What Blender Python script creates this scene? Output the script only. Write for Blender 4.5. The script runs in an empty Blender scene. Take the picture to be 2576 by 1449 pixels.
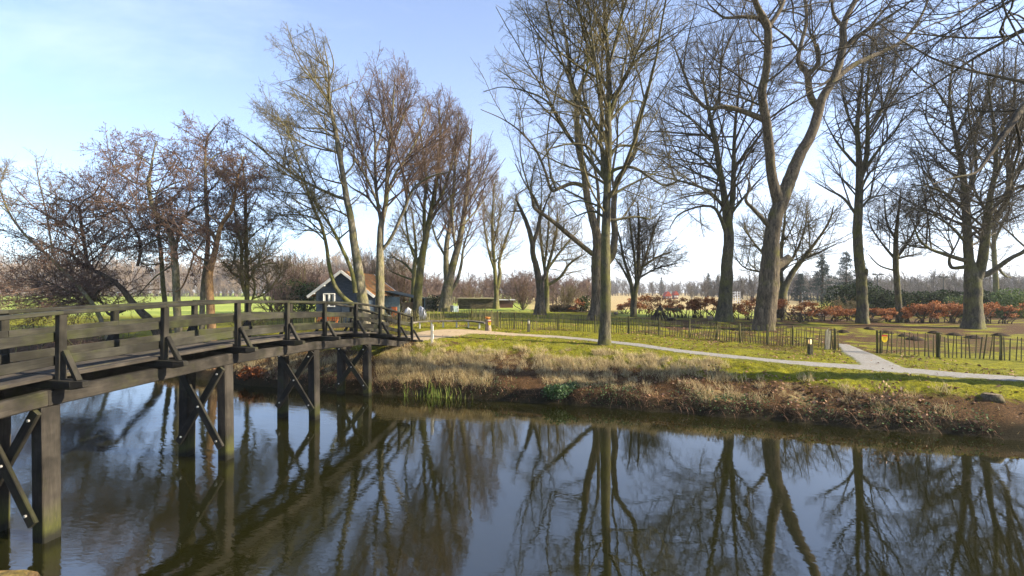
SUNAZ, SUNEL, SUN_E, SKY_S, DUST, EXPO, HAZE, DENOISE = -11, 28, 5.0, .10, .4, 1.6, .00035, True
CLOUD = (5.9, 6.2, 7.0, 1)
import bpy, math, random
import numpy as np
from mathutils import Vector, Matrix
rng = np.random.default_rng(7)
random.seed(7)
R_ = math.radians
SC = bpy.context.scene
COL = SC.collection
# ------------------------------------------------------------------ camera frame (metres, water at z = 0)
CX, HY, F, H = 1288.0, 733.0, 1145.0, 3.9      # centre column, horizon row, focal length in px of a 2576 px wide frame, eye height
def W(px, py, Y):
    return np.array([(px - CX) / F * Y, Y, H - (py - HY) / F * Y])
# ------------------------------------------------------------------ numpy value noise
_tab = rng.random((256, 256))
def vnoise(x, y):
    x = np.asarray(x, float); y = np.asarray(y, float)
    xi = np.floor(x).astype(int); yi = np.floor(y).astype(int)
    fx = x - xi; fy = y - yi
    fx = fx * fx * (3 - 2 * fx); fy = fy * fy * (3 - 2 * fy)
    a = _tab[xi & 255, yi & 255]; b = _tab[(xi + 1) & 255, yi & 255]
    c = _tab[xi & 255, (yi + 1) & 255]; d = _tab[(xi + 1) & 255, (yi + 1) & 255]
    return (a * (1 - fx) + b * fx) * (1 - fy) + (c * (1 - fx) + d * fx) * fy
def fbm(x, y, o=4):
    s = 0; a = .5
    for k in range(o):
        s = s + a * vnoise(x * 2 ** k + 17.3 * k, y * 2 ** k + 9.1 * k); a *= .5
    return s
def sm(t):
    t = np.clip(t, 0, 1); return t * t * (3 - 2 * t)
# ------------------------------------------------------------------ terrain
EX = np.array([-900, -60, -28, -24.5, -20, -16.7, -15.2, -11.9, -10.7, -6.8, -5, -2, 1.55, 4, 6.9, 8.8, 11.2, 13.3, 20, 30, 900])
EY = np.array([33, 29, 25.2, 25.8, 24, 21.0, 20.6, 19.5, 18.8, 17.6, 17.3, 16.6, 15.8, 14.9, 14.1, 13.3, 12.6, 11.8, 10.5, 9.5, 8])
def yfar(x): return np.interp(x, EX, EY) + .28 * (vnoise(x * .9, x * 0 + 3.3) - .5) + .16 * (vnoise(x * 2.7, x * 0 + 8.3) - .5)
def ynear(x): return np.interp(x, [-900, -12, 6, 12, 25, 900], [2.6, 2.6, 2.6, 2.0, 1.0, 0])
def plateau(x, y):
    z = np.interp(x, [-26, -15, -10, -3, 6, 14, 22], [1.15, 1.25, 1.5, 1.6, 1.37, 1.1, 1.05])
    back = np.interp(x, [-30, -16, -8, 0, 14, 40], [1.3, 1.5, 1.7, 1.75, 1.5, 1.3])
    z = z + (back - z) * sm((y - 24) / 14)
    return z + (1.3 - z) * sm((y - 62) / 30)
def bankw(x): return np.interp(x, [-26, -16, -9, -5, 1.5, 5, 9, 13, 20], [3, 3.2, 3, 3.3, 4.3, 4.2, 3.2, 2.5, 2.3])
PATHS = []     # filled below: list of (points, half widths)
def path_mask(x, y):
    m = np.zeros(np.broadcast(x, y).shape)
    for pts, hw in PATHS:
        for i in range(len(pts) - 1):
            ax, ay = pts[i]; bx, by = pts[i + 1]
            dx, dy = bx - ax, by - ay
            t = np.clip(((x - ax) * dx + (y - ay) * dy) / (dx * dx + dy * dy), 0, 1)
            d = np.hypot(x - ax - t * dx, y - ay - t * dy)
            w = hw[i] + (hw[i + 1] - hw[i]) * t
            m = np.maximum(m, 1 - sm((d - w) / .35))
    return m
def height(x, y, micro=True):
    x = np.asarray(x, float); y = np.asarray(y, float)
    d = (y - yfar(x)) * .95
    p = plateau(x, y)
    t = np.clip(d / bankw(x), 0, 1)
    s = .2 * sm(d / .22) + .8 * (1 - (1 - t) ** 1.7)
    far = p * s
    if micro:
        k = sm(d / .5) * (1 - sm((y - 60) / 40))
        b = sm(d / .6) * (1 - sm((d - bankw(x) * .9) / 1.5))
        far = far + k * (.10 * (fbm(x * .8, y * .8) - .5) + .05 * (vnoise(x * 3.1, y * 3.1) - .5)) * (1 - .85 * path_mask(x, y)) \
                  + b * (.16 * (fbm(x * 1.7, y * 1.7, 3) - .45) + .07 * (vnoise(x * 6, y * 6) - .5))
    dn = ynear(x) - y
    near = 2.1 * sm(dn / 1.1)
    bed = -.08 - .9 * sm(np.minimum(-d, -dn) / 1.6)
    z = np.where(d > 0, far, np.where(dn > 0, near, bed))
    return z
def G(px, py, z0=None):
    """ground point under a direction (iterated ray / terrain hit)"""
    Y = np.concatenate([np.arange(9, 60, .05), np.arange(60, 400, .5)])
    X = (px - CX) / F * Y
    zr = H - (py - HY) / F * Y
    hh = height(X, Y, False)
    i = int(np.argmax((zr <= hh)))
    return np.array([X[i], Y[i], hh[i]])
def gz(x, y): return float(height(np.array([x]), np.array([y]), True)[0])
def GM(px, py):
    p = G(px, py); p[2] = gz(p[0], p[1]); return p
_pp = [(1120, 834), (1200, 836), (1300, 843), (1400, 848), (1500, 857), (1600, 868), (1700, 883), (1800, 894), (1900, 904.5), (2000, 914), (2100, 921), (2200, 928), (2300, 935), (2400, 944), (2576, 956), (2800, 975)]
_pw = [1.5, 1.1, .62, .55, .5, .5, .5, .52, .55, .58, .62, .8, .75, .65, .62, .6]
P_MAIN = [tuple(G(a, b)[:2]) for a, b in _pp]
P_GATE = [tuple(G(a, b)[:2]) for a, b in [(2235, 930), (2195, 908), (2155, 888), (2120, 866)]]
P_BR = [(-4.95, 20.9), (-4.7, 22.5), (-3.9, 24.6), (-3.3, 26.0)]
PATHS = [(P_MAIN, _pw), (P_GATE, [.7, .6, .5, .2]), (P_BR, [.75, 1.1, 1.6, 1.6])]
# ------------------------------------------------------------------ mesh helpers
def link(o, parent=None):
    COL.objects.link(o)
    if parent: o.parent = parent
    return o
def tag(o, label=None, cat=None, group=None, kind=None):
    if label: o['label'] = label
    if cat: o['category'] = cat
    if group: o['group'] = group
    if kind: o['kind'] = kind
    return o
def thing(name, loc, label, cat, group=None, rz=0):
    o = bpy.data.objects.new(name, None); o.empty_display_size = .2
    o.location = [float(v) for v in loc]; o.rotation_euler = (0, 0, rz)
    COL.objects.link(o)
    return tag(o, label, cat, group)
def mesh_np(name, V, Q=None, T=None, mats=(), parent=None, smooth=False, mi=None, attrs=None, origin=None):
    V = np.asarray(V, np.float32).reshape(-1, 3)
    if origin is not None: V = V - np.asarray(origin, np.float32)
    nq = 0 if Q is None else len(Q); nt = 0 if T is None else len(T)
    me = bpy.data.meshes.new(name)
    me.vertices.add(len(V)); me.vertices.foreach_set('co', V.ravel())
    loops = np.concatenate([np.asarray(Q, np.int32).ravel() if nq else np.zeros(0, np.int32), np.asarray(T, np.int32).ravel() if nt else np.zeros(0, np.int32)])
    me.loops.add(len(loops)); me.loops.foreach_set('vertex_index', loops)
    st = np.concatenate([np.arange(nq) * 4, nq * 4 + np.arange(nt) * 3]).astype(np.int32)
    me.polygons.add(nq + nt); me.polygons.foreach_set('loop_start', st)
    if smooth: me.polygons.foreach_set('use_smooth', np.ones(nq + nt, bool))
    if mi is not None: me.polygons.foreach_set('material_index', np.asarray(mi, np.int32))
    for m in mats: me.materials.append(m)
    if attrs:
        for k, a in attrs.items():
            a = np.asarray(a, np.float32)
            if a.ndim == 1:
                at = me.attributes.new(k, 'FLOAT', 'POINT'); at.data.foreach_set('value', a)
            else:
                at = me.attributes.new(k, 'FLOAT_VECTOR', 'POINT'); at.data.foreach_set('vector', a.ravel())
    me.update(calc_edges=True)
    o = bpy.data.objects.new(name, me)
    return link(o, parent)
class MB:
    """collects beams, boxes, lathes, quads into one mesh with a 'grain' coordinate per piece"""
    def __init__(s): s.V = []; s.F = []; s.g = []; s.mi = []; s.cur = 0
    def add(s, verts, faces, grain=None):
        b = len(s.V); s.V += [tuple(v) for v in verts]
        s.F += [tuple(b + i for i in f) for f in faces]; s.mi += [s.cur] * len(faces)
        s.g += [tuple(v) for v in (grain if grain is not None else verts)]
    def beam(s, p0, p1, w, h, up=(0, 0, 1), bev=.012, jit=0, taper=1.0):
        p0 = Vector([float(a) for a in p0]); p1 = Vector([float(a) for a in p1]); d = (p1 - p0); L = d.length; d.normalize()
        u = Vector(up); sd = d.cross(u)
        if sd.length < 1e-4: sd = d.cross(Vector((1, 0, 0)))
        sd.normalize(); u = sd.cross(d).normalized()
        b = min(bev, w * .3, h * .3)
        prof = [(-w / 2 + b, -h / 2), (w / 2 - b, -h / 2), (w / 2, -h / 2 + b), (w / 2, h / 2 - b), (w / 2 - b, h / 2), (-w / 2 + b, h / 2), (-w / 2, h / 2 - b), (-w / 2, -h / 2 + b)]
        vs = []; gs = []
        o = random.uniform(0, 50), random.uniform(0, 50), random.uniform(0, 50)
        n = 2
        for k in range(n):
            c = p0 + d * (L * k / (n - 1)); t = taper if k else 1
            for a, e in prof:
                vs.append(c + sd * a * t + u * e * t + Vector((random.uniform(-jit, jit), random.uniform(-jit, jit), random.uniform(-jit, jit))))
                gs.append((L * k / (n - 1) + o[0], a + o[1], e + o[2]))
        fs = [(i, (i + 1) % 8, 8 + (i + 1) % 8, 8 + i) for i in range(8)] + [tuple(range(7, -1, -1)), tuple(range(8, 16))]
        s.add(vs, fs, gs)
    def box(s, x0, x1, y0, y1, z0, z1):
        s.beam(((x0 + x1) / 2, y0, (z0 + z1) / 2), ((x0 + x1) / 2, y1, (z0 + z1) / 2), x1 - x0, z1 - z0, bev=.006)
    def tube(s, pts, rad, sides=8, cap=True):
        pts = [Vector([float(a) for a in p]) for p in pts]; n = len(pts); vs = []
        ref = Vector((.31, .2, .93)) if abs((pts[-1] - pts[0]).normalized().z) < .8 else Vector((1, .1, .05))
        for i, p in enumerate(pts):
            d = (pts[min(i + 1, n - 1)] - pts[max(i - 1, 0)]).normalized()
            a = d.cross(ref).normalized(); b = d.cross(a)
            r = rad[i] if hasattr(rad, '__len__') else rad
            for k in range(sides):
                t = 2 * math.pi * k / sides; vs.append(p + a * r * math.cos(t) + b * r * math.sin(t))
        fs = []
        for i in range(n - 1):
            for k in range(sides):
                k2 = (k + 1) % sides; fs.append((i * sides + k, i * sides + k2, (i + 1) * sides + k2, (i + 1) * sides + k))
        if cap: fs += [tuple(range(sides - 1, -1, -1)), tuple((n - 1) * sides + k for k in range(sides))]
        s.add(vs, fs)
    def lathe(s, c, prof, sides=14, wob=0):
        vs = []; n = len(prof)
        ph = [1 + random.uniform(-wob, wob) for _ in range(sides)]
        for r, z in prof:
            for k in range(sides):
                t = 2 * math.pi * k / sides; vs.append((c[0] + r * ph[k] * math.cos(t), c[1] + r * ph[k] * math.sin(t), c[2] + z))
        fs = [(i * sides + k, i * sides + (k + 1) % sides, (i + 1) * sides + (k + 1) % sides, (i + 1) * sides + k) for i in range(n - 1) for k in range(sides)]
        fs += [tuple(range(sides - 1, -1, -1)), tuple((n - 1) * sides + k for k in range(sides))]
        s.add(vs, fs)
    def prism(s, poly, y0, y1):
        """closed outline (x,z) pushed along y"""
        n = len(poly)
        vs = [(x, y0, z) for x, z in poly] + [(x, y1, z) for x, z in poly]
        fs = [tuple(range(n)), tuple(range(2 * n - 1, n - 1, -1))] + [(i, n + i, n + (i + 1) % n, (i + 1) % n) for i in range(n)]
        s.add(vs, fs)
    def build(s, name, mats, parent=None, smooth=False):
        me = bpy.data.meshes.new(name)
        o0 = Vector(parent_world(parent)) if parent else Vector((0, 0, 0))
        me.from_pydata([Vector(v) - o0 for v in s.V], [], s.F); me.update()
        at = me.attributes.new('grain', 'FLOAT_VECTOR', 'POINT'); at.data.foreach_set('vector', np.array(s.g, np.float32).ravel())
        for m in (mats if isinstance(mats, (list, tuple)) else [mats]): me.materials.append(m)
        me.polygons.foreach_set('material_index', s.mi)
        if smooth: me.polygons.foreach_set('use_smooth', [True] * len(s.F))
        import bmesh
        bm = bmesh.new(); bm.from_mesh(me); bmesh.ops.recalc_face_normals(bm, faces=bm.faces[:]); bm.to_mesh(me); bm.free()
        o = bpy.data.objects.new(name, me)
        return link(o, parent)
def parent_world(p):
    v = Vector((0, 0, 0))
    while p is not None:
        v = v + p.location; p = p.parent
    return v
# ------------------------------------------------------------------ materials
class NT:
    def __init__(s, name):
        s.m = bpy.data.materials.new(name); s.m.use_nodes = True; s.t = s.m.node_tree; s.b = s.t.nodes['Principled BSDF']
        s.out = s.t.nodes['Material Output']
    def n(s, typ, ins=None, **kw):
        nd = s.t.nodes.new(typ)
        for k, v in kw.items(): setattr(nd, k, v)
        for k, v in (ins or {}).items(): s.set(nd.inputs[k], v)
        return nd
    def set(s, sock, v):
        if isinstance(v, bpy.types.NodeSocket): s.t.links.new(v, sock)
        elif isinstance(v, bpy.types.Node): s.t.links.new(v.outputs[0], sock)
        else: sock.default_value = v
    def co(s, kind='Object'): return s.n('ShaderNodeTexCoord').outputs[kind]
    def attr(s, name, out='Vector'): return s.n('ShaderNodeAttribute', attribute_name=name).outputs[out]
    def map(s, v, scale): return s.n('ShaderNodeMapping', {'Vector': v, 'Scale': scale}).outputs[0]
    def noise(s, v, scale, detail=4, rough=.6, dist=0): return s.n('ShaderNodeTexNoise', {'Vector': v, 'Scale': scale, 'Detail': detail, 'Roughness': rough, 'Distortion': dist}).outputs['Fac']
    def ramp(s, fac, stops):
        r = s.n('ShaderNodeValToRGB', {'Fac': fac}); e = r.color_ramp.elements
        while len(e) < len(stops): e.new(.5)
        for i, (p, c) in enumerate(stops):
            e[i].position = p; e[i].color = (c, c, c, 1) if not hasattr(c, '__len__') else (*c, 1)
        return r.outputs[0]
    def mix(s, f, a, b, mode='MIX'):
        nd = s.n('ShaderNodeMix', data_type='RGBA', blend_type=mode)
        for i, v in ((0, f), (6, a), (7, b)):
            if hasattr(v, '__len__') and len(v) == 3: v = (*v, 1)
            s.set(nd.inputs[i], v)
        return nd.outputs[2]
    def math(s, op, a, b=0.0, clamp=False):
        nd = s.n('ShaderNodeMath', operation=op, use_clamp=clamp); s.set(nd.inputs[0], a); s.set(nd.inputs[1], b); return nd.outputs[0]
    def bump(s, hgt, st=.5, dist=.02, prev=None):
        nd = s.n('ShaderNodeBump', {'Height': hgt, 'Strength': st, 'Distance': dist})
        if prev is not None: s.set(nd.inputs['Normal'], prev)
        return nd.outputs[0]
    def fin(s, col=None, rough=.85, nrm=None, spec=.3, **kw):
        if col is not None: s.set(s.b.inputs['Base Color'], (*col, 1) if (hasattr(col, '__len__') and len(col) == 3) else col)
        s.set(s.b.inputs['Roughness'], rough); s.b.inputs['Specular IOR Level'].default_value = spec
        if nrm is not None: s.set(s.b.inputs['Normal'], nrm)
        for k, v in kw.items(): s.set(s.b.inputs[k.replace('_', ' ')], v)
        return s.m
def m_plain(name, col, rough=.7, var=.35, scale=6, spec=.3, bump=.0, metal=0):
    m = NT(name); c = m.co()
    n1 = m.noise(c, scale, 5, .65); n2 = m.noise(c, scale * 7, 3)
    v = m.math('ADD', m.math('MULTIPLY', n1, .7), m.math('MULTIPLY', n2, .3))
    dark = tuple(max(0, x * (1 - var)) for x in col); lite = tuple(min(1, x * (1 + var)) for x in col)
    k = m.ramp(v, [(.3, dark), (.7, lite)])
    return m.fin(k, rough, m.bump(n2, bump, .01) if bump else None, spec, Metallic=metal)
def m_wood(name, dark, lite, moss=None, mossamt=.5, wet=False):
    m = NT(name); g = m.attr('grain'); gs = m.map(g, (1.2, 16, 16))
    n1 = m.noise(gs, 2.2, 6, .7); n2 = m.noise(g, 2.1, 4); n3 = m.noise(m.map(g, (3, 60, 60)), 2, 3)
    v = m.math('ADD', m.math('MULTIPLY', n1, .6), m.math('ADD', m.math('MULTIPLY', n2, .45), m.math('MULTIPLY', n3, .2)))
    c = m.ramp(v, [(.38, dark), (.6, tuple((a + b) / 2 for a, b in zip(dark, lite))), (.82, lite)])
    if moss:
        mm = m.noise(g, 1.6, 5, .7); f = m.ramp(mm, [(.62 - .25 * mossamt, 0), (.78 - .2 * mossamt, .85)])
        c = m.mix(f, c, m.ramp(n3, [(.3, tuple(x * .6 for x in moss)), (.7, moss)]))
    st = m.noise(g, .9, 4, .7); c = m.mix(m.ramp(st, [(.42, .75), (.6, 0)]), c, tuple(x * .6 for x in dark))
    if wet:
        z = m.n('ShaderNodeSeparateXYZ', {0: m.co()}).outputs[2]; zn = m.math('ADD', z, m.math('MULTIPLY', m.math('SUBTRACT', n2, .5), .35))
        c = m.mix(m.ramp(zn, [(.22, .8), (.62, 0)]), c, m.ramp(n3, [(.3, (.025, .03, .006)), (.7, (.07, .075, .014))]))
        c = m.mix(m.ramp(zn, [(.08, .95), (.2, 0)]), c, (.008, .008, .006))
    b = m.bump(m.math('ADD', n1, m.math('MULTIPLY', n3, .6)), .55, .012)
    return m.fin(c, .82, b, .25)
def m_bark(name, dark, lite, moss, mossamt=.5, vs=.22, scale=9):
    m = NT(name); c = m.co(); s_ = m.map(c, (1, 1, vs))
    n1 = m.noise(s_, scale, 6, .7, .6); n2 = m.noise(c, 1.1, 4, .6); n3 = m.noise(s_, scale * 3.2, 4, .7)
    v = m.math('ADD', m.math('MULTIPLY', n1, .55), m.math('MULTIPLY', n3, .45))
    k = m.ramp(v, [(.41, dark), (.52, tuple((a + b) / 2 for a, b in zip(dark, lite))), (.63, lite)])
    big = m.noise(s_, 1.6, 3, .6); k = m.mix(m.ramp(big, [(.35, .55), (.65, 0)]), k, dark)
    f = m.ramp(n2, [(.66 - .3 * mossamt, 0), (.82 - .22 * mossamt, .8)])
    k = m.mix(f, k, m.ramp(n3, [(.3, tuple(x * .55 for x in moss)), (.7, moss)]))
    return m.fin(k, .9, m.bump(v, .8, .05), .2)
def m_leafy(name, cols, scale=1.6, trans=.25, rough=.7, spec=.3):
    m = NT(name); c = m.co(); r = m.attr('rnd', 'Fac')
    n = m.noise(c, scale, 3)
    v = m.math('ADD', m.math('MULTIPLY', n, .35), m.math('MULTIPLY', r, .65))
    k = m.ramp(v, [(.15 + .7 * i / max(1, len(cols) - 1), q) for i, q in enumerate(cols)])
    m.fin(k, rough, None, spec)
    if trans:
        tr = m.n('ShaderNodeBsdfTranslucent', {'Color': k}); mx = m.n('ShaderNodeMixShader', {0: trans, 1: m.b.outputs[0], 2: tr.outputs[0]})
        m.t.links.new(mx.outputs[0], m.out.inputs[0])
    return m.m
# ================================================================== setting: ground, water, paths
def graded(a, b, step, lo, hi, g=1.1):
    mid = list(np.arange(a, b + 1e-6, step)); up = []; s = step; v = b
    while v < hi: s *= g; v += s; up.append(v)
    dn = []; s = step; v = a
    while v > lo: s *= g; v -= s; dn.append(v)
    return np.array(dn[::-1] + mid + up)
XS = graded(-22, 19, .15, -720, 720, 1.09)
YS = np.concatenate([graded(1, 3.8, .35, -300, 10.6, 1.12)[:-1], np.arange(10.6, 24, .12)])
yy = list(YS); s_ = .12
while yy[-1] < 760:
    s_ = min(s_ * 1.035, 25); yy.append(yy[-1] + s_)
YS = np.array(yy)
GX, GY = np.meshgrid(XS, YS)
GZ = height(GX, GY)
ny, nx = GX.shape
idx = np.arange(ny * nx).reshape(ny, nx)
gq = np.stack([idx[:-1, :-1], idx[:-1, 1:], idx[1:, 1:], idx[1:, :-1]], -1).reshape(-1, 4)
dd = (GY - yfar(GX)) * .95; tt = np.clip(dd / bankw(GX), 0, 1.6)
n1 = fbm(GX * .35, GY * .35); n2 = fbm(GX * 1.1 + 40, GY * 1.1); n3 = fbm(GX * .11 + 7, GY * .16 + 3)
rightside = sm((GX - 4) / 6)
bank = (1 - sm((tt - .5 + .16 * rightside - .9 * (n1 - .5)) / .3)) * (dd > 0)
lit_lawn = sm((GX - 6) / 7) * sm((GY - 19.5) / 2) * (1 - sm((GY - 60) / 15)) * .62
litter = np.clip(bank * (.95 - .35 * sm((tt - .25) / .3) * rightside) + lit_lawn * sm((n2 - .33) / .16) + .5 * sm((n1 - .52) / .1) * sm((GY - 22) / 5) * (1 - sm((GY - 60) / 10)), 0, 1)
litter = np.maximum(litter, .75 * sm((GX + 14) / 2) * (1 - sm((GX + 3) / 3)) * sm((n2 - .42) / .2) * (GY < 27) * (dd > 0))
straw = sm((GY - 52 - 12 * (n1 - .5)) / 7) * sm((GX / GY - .0) / .06) * (1 - sm((GX / GY - .62) / .1))
straw = np.maximum(straw, .42 * bank * sm((GX + 8) / 3) * (1 - sm((GX - 9) / 3)) * sm((n2 - .4) / .2))
field = sm((GY - 44) / 9) * (1 - straw) * (1 - sm((GX / GY - .05) / .1)) + .85 * sm((GY - 38) / 8) * sm((GX / GY - .22) / .03) * (1 - sm((GX / GY - .52) / .05)) * (GY < 60)
field = np.clip(field, 0, 1)
mud = (1 - sm((dd + .05 - .35 * n2) / .3)) * (GY > 6) + (GY <= 6) * .3
gv = np.stack([GX, GY, GZ], -1).reshape(-1, 3)

def ground_mat():
    m = NT('ground_turf'); c = m.co('Object')
    a_l = m.attr('litter', 'Fac'); a_s = m.attr('straw', 'Fac'); a_f = m.attr('field', 'Fac'); a_m = m.attr('mud', 'Fac')
    nb = m.noise(c, .9, 5, .65); nm = m.noise(c, 4.5, 5, .7); nf = m.noise(c, 22, 4, .75); nx_ = m.noise(c, 60, 2, .6)
    moss = m.ramp(m.math('ADD', m.math('MULTIPLY', nm, .5), m.math('MULTIPLY', nf, .5)), [(.34, (.030, .034, .006)), (.46, (.115, .112, .006)), (.56, (.235, .22, .008)), (.70, (.36, .325, .025))])
    green = m.ramp(m.math('ADD', m.math('MULTIPLY', nm, .4), m.math('MULTIPLY', nf, .6)), [(.34, (.035, .04, .009)), (.5, (.125, .13, .012)), (.68, (.25, .24, .03))])
    g = m.mix(m.ramp(nb, [(.4, 0), (.62, 1)]), moss, green)
    lit = m.ramp(m.math('ADD', m.math('MULTIPLY', nf, .6), m.math('MULTIPLY', nx_, .4)), [(.33, (.010, .007, .004)), (.46, (.038, .022, .010)), (.56, (.10, .055, .024)), (.7, (.22, .125, .06))])
    lf = m.math('ADD', a_l, m.math('MULTIPLY', m.math('SUBTRACT', nm, .5), 1.5), False)
    k = m.mix(m.ramp(lf, [(.3, 0), (.62, 1)]), g, lit)
    st = m.ramp(nf, [(.3, (.16, .115, .05)), (.5, (.34, .26, .12)), (.7, (.5, .41, .22))])
    sf = m.math('ADD', a_s, m.math('MULTIPLY', m.math('SUBTRACT', nm, .5), 1.1))
    k = m.mix(m.ramp(sf, [(.35, 0), (.7, 1)]), k, st)
    fl = m.ramp(m.math('ADD', m.math('MULTIPLY', m.noise(m.map(c, (.03, .25, 1)), 1.0, 4), .6), m.math('MULTIPLY', nf, .4)), [(.35, (.17, .215, .04)), (.55, (.27, .32, .06)), (.7, (.36, .38, .11))])
    k = m.mix(a_f, k, fl)
    k = m.mix(a_m, k, m.ramp(nf, [(.3, (.008, .007, .004)), (.7, (.035, .028, .014))]))
    hb = m.math('ADD', m.math('MULTIPLY', nf, .7), m.math('MULTIPLY', nx_, .3))
    return m.fin(k, .95, m.bump(hb, .9, .05), .1)
ground = mesh_np('ground', gv, gq, mats=[ground_mat()], smooth=True, attrs={'litter': litter.ravel(), 'straw': straw.ravel(), 'field': field.ravel(), 'mud': np.clip(mud, 0, 1).ravel()})
tag(ground, kind='structure')
# ---- water
def water_mat():
    m = NT('canal_water'); c = m.co('Object')
    sx = m.n('ShaderNodeSeparateXYZ', {0: c})
    left = m.n('ShaderNodeMapRange', {'Value': sx.outputs[0], 'From Min': 2.0, 'From Max': -7.0, 'To Min': .22, 'To Max': 1.0}).outputs[0]
    pt = m.noise(c, .35, 3); calm = m.ramp(pt, [(.38, .35), (.62, 1)])
    w1 = m.noise(m.map(c, (1.0, 1.9, 1)), 6.5, 3, .55, .3); w2 = m.noise(m.map(m.n('ShaderNodeMapping', {'Vector': c, 'Rotation': (0, 0, .45)}).outputs[0], (1, 2.6, 1)), 2.2, 2, .5)
    w3 = m.noise(m.map(c, (1.3, 2.2, 1)), 17, 2, .5)
    hsum = m.math('ADD', m.math('MULTIPLY', w1, .45), m.math('ADD', m.math('MULTIPLY', w2, .9), m.math('MULTIPLY', w3, .10)))
    hgt = m.math('MULTIPLY', hsum, m.math('MULTIPLY', left, calm))
    b = m.bump(hgt, 1.0, .0042)
    m.b.inputs['IOR'].default_value = 2.3
    return m.fin(m.ramp(m.noise(c, .5, 3), [(.3, (.008, .0085, .002)), (.7, (.012, .012, .003))]), .015, b, .5)
wv = np.array([[-700, -40, 0], [700, -40, 0], [700, 60, 0], [-700, 60, 0]], float)
water = mesh_np('water', wv, np.array([[0, 1, 2, 3]]), mats=[water_mat()]); tag(water, kind='structure')
# ---- gravel paths (draped sheets)
def gravel_mat():
    m = NT('gravel'); c = m.co('Object')
    n1 = m.noise(c, 1.3, 4); n2 = m.noise(c, 30, 4, .8); n3 = m.noise(c, 7, 4)
    sx = m.n('ShaderNodeSeparateXYZ', {0: c}).outputs[0]
    tan = m.n('ShaderNodeMapRange', {'Value': sx, 'From Min': 4.0, 'From Max': -1.0, 'To Min': 0.0, 'To Max': 1.0}).outputs[0]
    gr = m.ramp(n2, [(.25, (.10, .098, .09)), (.5, (.215, .21, .198)), (.75, (.37, .36, .34))])
    sd = m.ramp(n2, [(.25, (.19, .14, .085)), (.5, (.36, .275, .17)), (.75, (.5, .4, .27))])
    k = m.mix(tan, gr, sd)
    k = m.mix(m.ramp(n3, [(.5, 0), (.72, .55)]), k, (.10, .075, .045)); k = m.mix(m.ramp(n1, [(.55, 0), (.75, .45)]), k, (.16, .13, .08))
    e = m.attr('edge', 'Fac'); ef = m.math('ADD', e, m.math('MULTIPLY', m.math('SUBTRACT', m.noise(c, 5, 5, .75), .5), 2.2))
    mo = m.ramp(n2, [(.35, (.04, .045, .008)), (.65, (.17, .17, .025))])
    k = m.mix(m.ramp(ef, [(.55, 0), (.75, 1)]), k, mo)
    return m.fin(k, .95, m.bump(n2, .6, .015), .15)
GRAV = gravel_mat()
def path_sheet(name, pts, hw, lift):
    P = np.array(pts); t = np.linspace(0, len(P) - 1, (len(P) - 1) * 14 + 1)
    x = np.interp(t, range(len(P)), P[:, 0]); y = np.interp(t, range(len(P)), P[:, 1]); w = np.interp(t, range(len(P)), hw)
    for _ in range(12):
        x[1:-1] = (x[:-2] + 2 * x[1:-1] + x[2:]) / 4; y[1:-1] = (y[:-2] + 2 * y[1:-1] + y[2:]) / 4
    dx = np.gradient(x); dy = np.gradient(y); l = np.hypot(dx, dy); nxv = -dy / l; nyv = dx / l
    K = 11; u = np.linspace(-1, 1, K)
    wl = w * (1 + .35 * (fbm(x * .9, y * .9) - .45)) + .06
    A = x[:, None] + nxv[:, None] * u * wl[:, None]; B = y[:, None] + nyv[:, None] * u * wl[:, None]
    Z = height(A, B) + lift - .03 * (np.abs(u) > .99)
    n = len(x); ii = np.arange(n * K).reshape(n, K)
    q = np.stack([ii[:-1, :-1], ii[:-1, 1:], ii[1:, 1:], ii[1:, :-1]], -1).reshape(-1, 4)[:, ::-1]
    e = np.broadcast_to(sm((np.abs(u) - .55) / .45), (n, K))
    return tag(mesh_np(name, np.stack([A, B, Z], -1), q, mats=[GRAV], smooth=True, attrs={'edge': e.ravel()}), kind='structure')
path_sheet('gravel_path', [P_BR[0], P_BR[1], P_BR[2]] + P_MAIN[0:], [.75, 1.2, 1.7] + _pw, .030)
path_sheet('side_path', P_GATE, [.7, .6, .5, .2], .022)
# ================================================================== footbridge
WOOD_DK = m_wood('weathered_timber', (.008, .0075, .006), (.048, .043, .033), (.045, .05, .011), .45)
WOOD_RAIL = m_wood('mossy_rail_timber', (.009, .0085, .007), (.058, .055, .043), (.042, .048, .013), .7)
WOOD_DECK = m_wood('deck_timber', (.026, .022, .018), (.10, .086, .07), (.08, .08, .02), .25)
WOOD_PILE = m_wood('pile_timber', (.009, .008, .0065), (.07, .06, .048), (.05, .055, .012), .30, True)
STEEL = m_plain('galvanised_steel', (.5, .5, .48), .45, .2, metal=.8)
PY = [2.0, 3.75, 5.5, 7.27, 9.0, 10.83, 12.55, 14.28, 16.1, 17.9, 19.6, 20.95]
PZ = [2.1, 2.27, 2.42, 2.53, 2.58, 2.62, 2.59, 2.53, 2.45, 2.26, 1.95, 1.71]
NL = [Vector((-8.61 + .19 * y, y, z)) for y, z in zip(PY, PZ)]
OFF = Vector((-1.17, .27, 0)); OUT = -OFF.normalized(); BW = OFF.length
ALONG = Vector((.187, .982, 0))
def near_at(y):
    return Vector((-8.61 + .19 * y, y, float(np.interp(y, PY, PZ))))
bridge = thing('footbridge', (NL[5].x - .6, NL[5].y, 0), 'arched dark timber footbridge on braced piles crossing the canal', 'bridge')
mb = MB()
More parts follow.
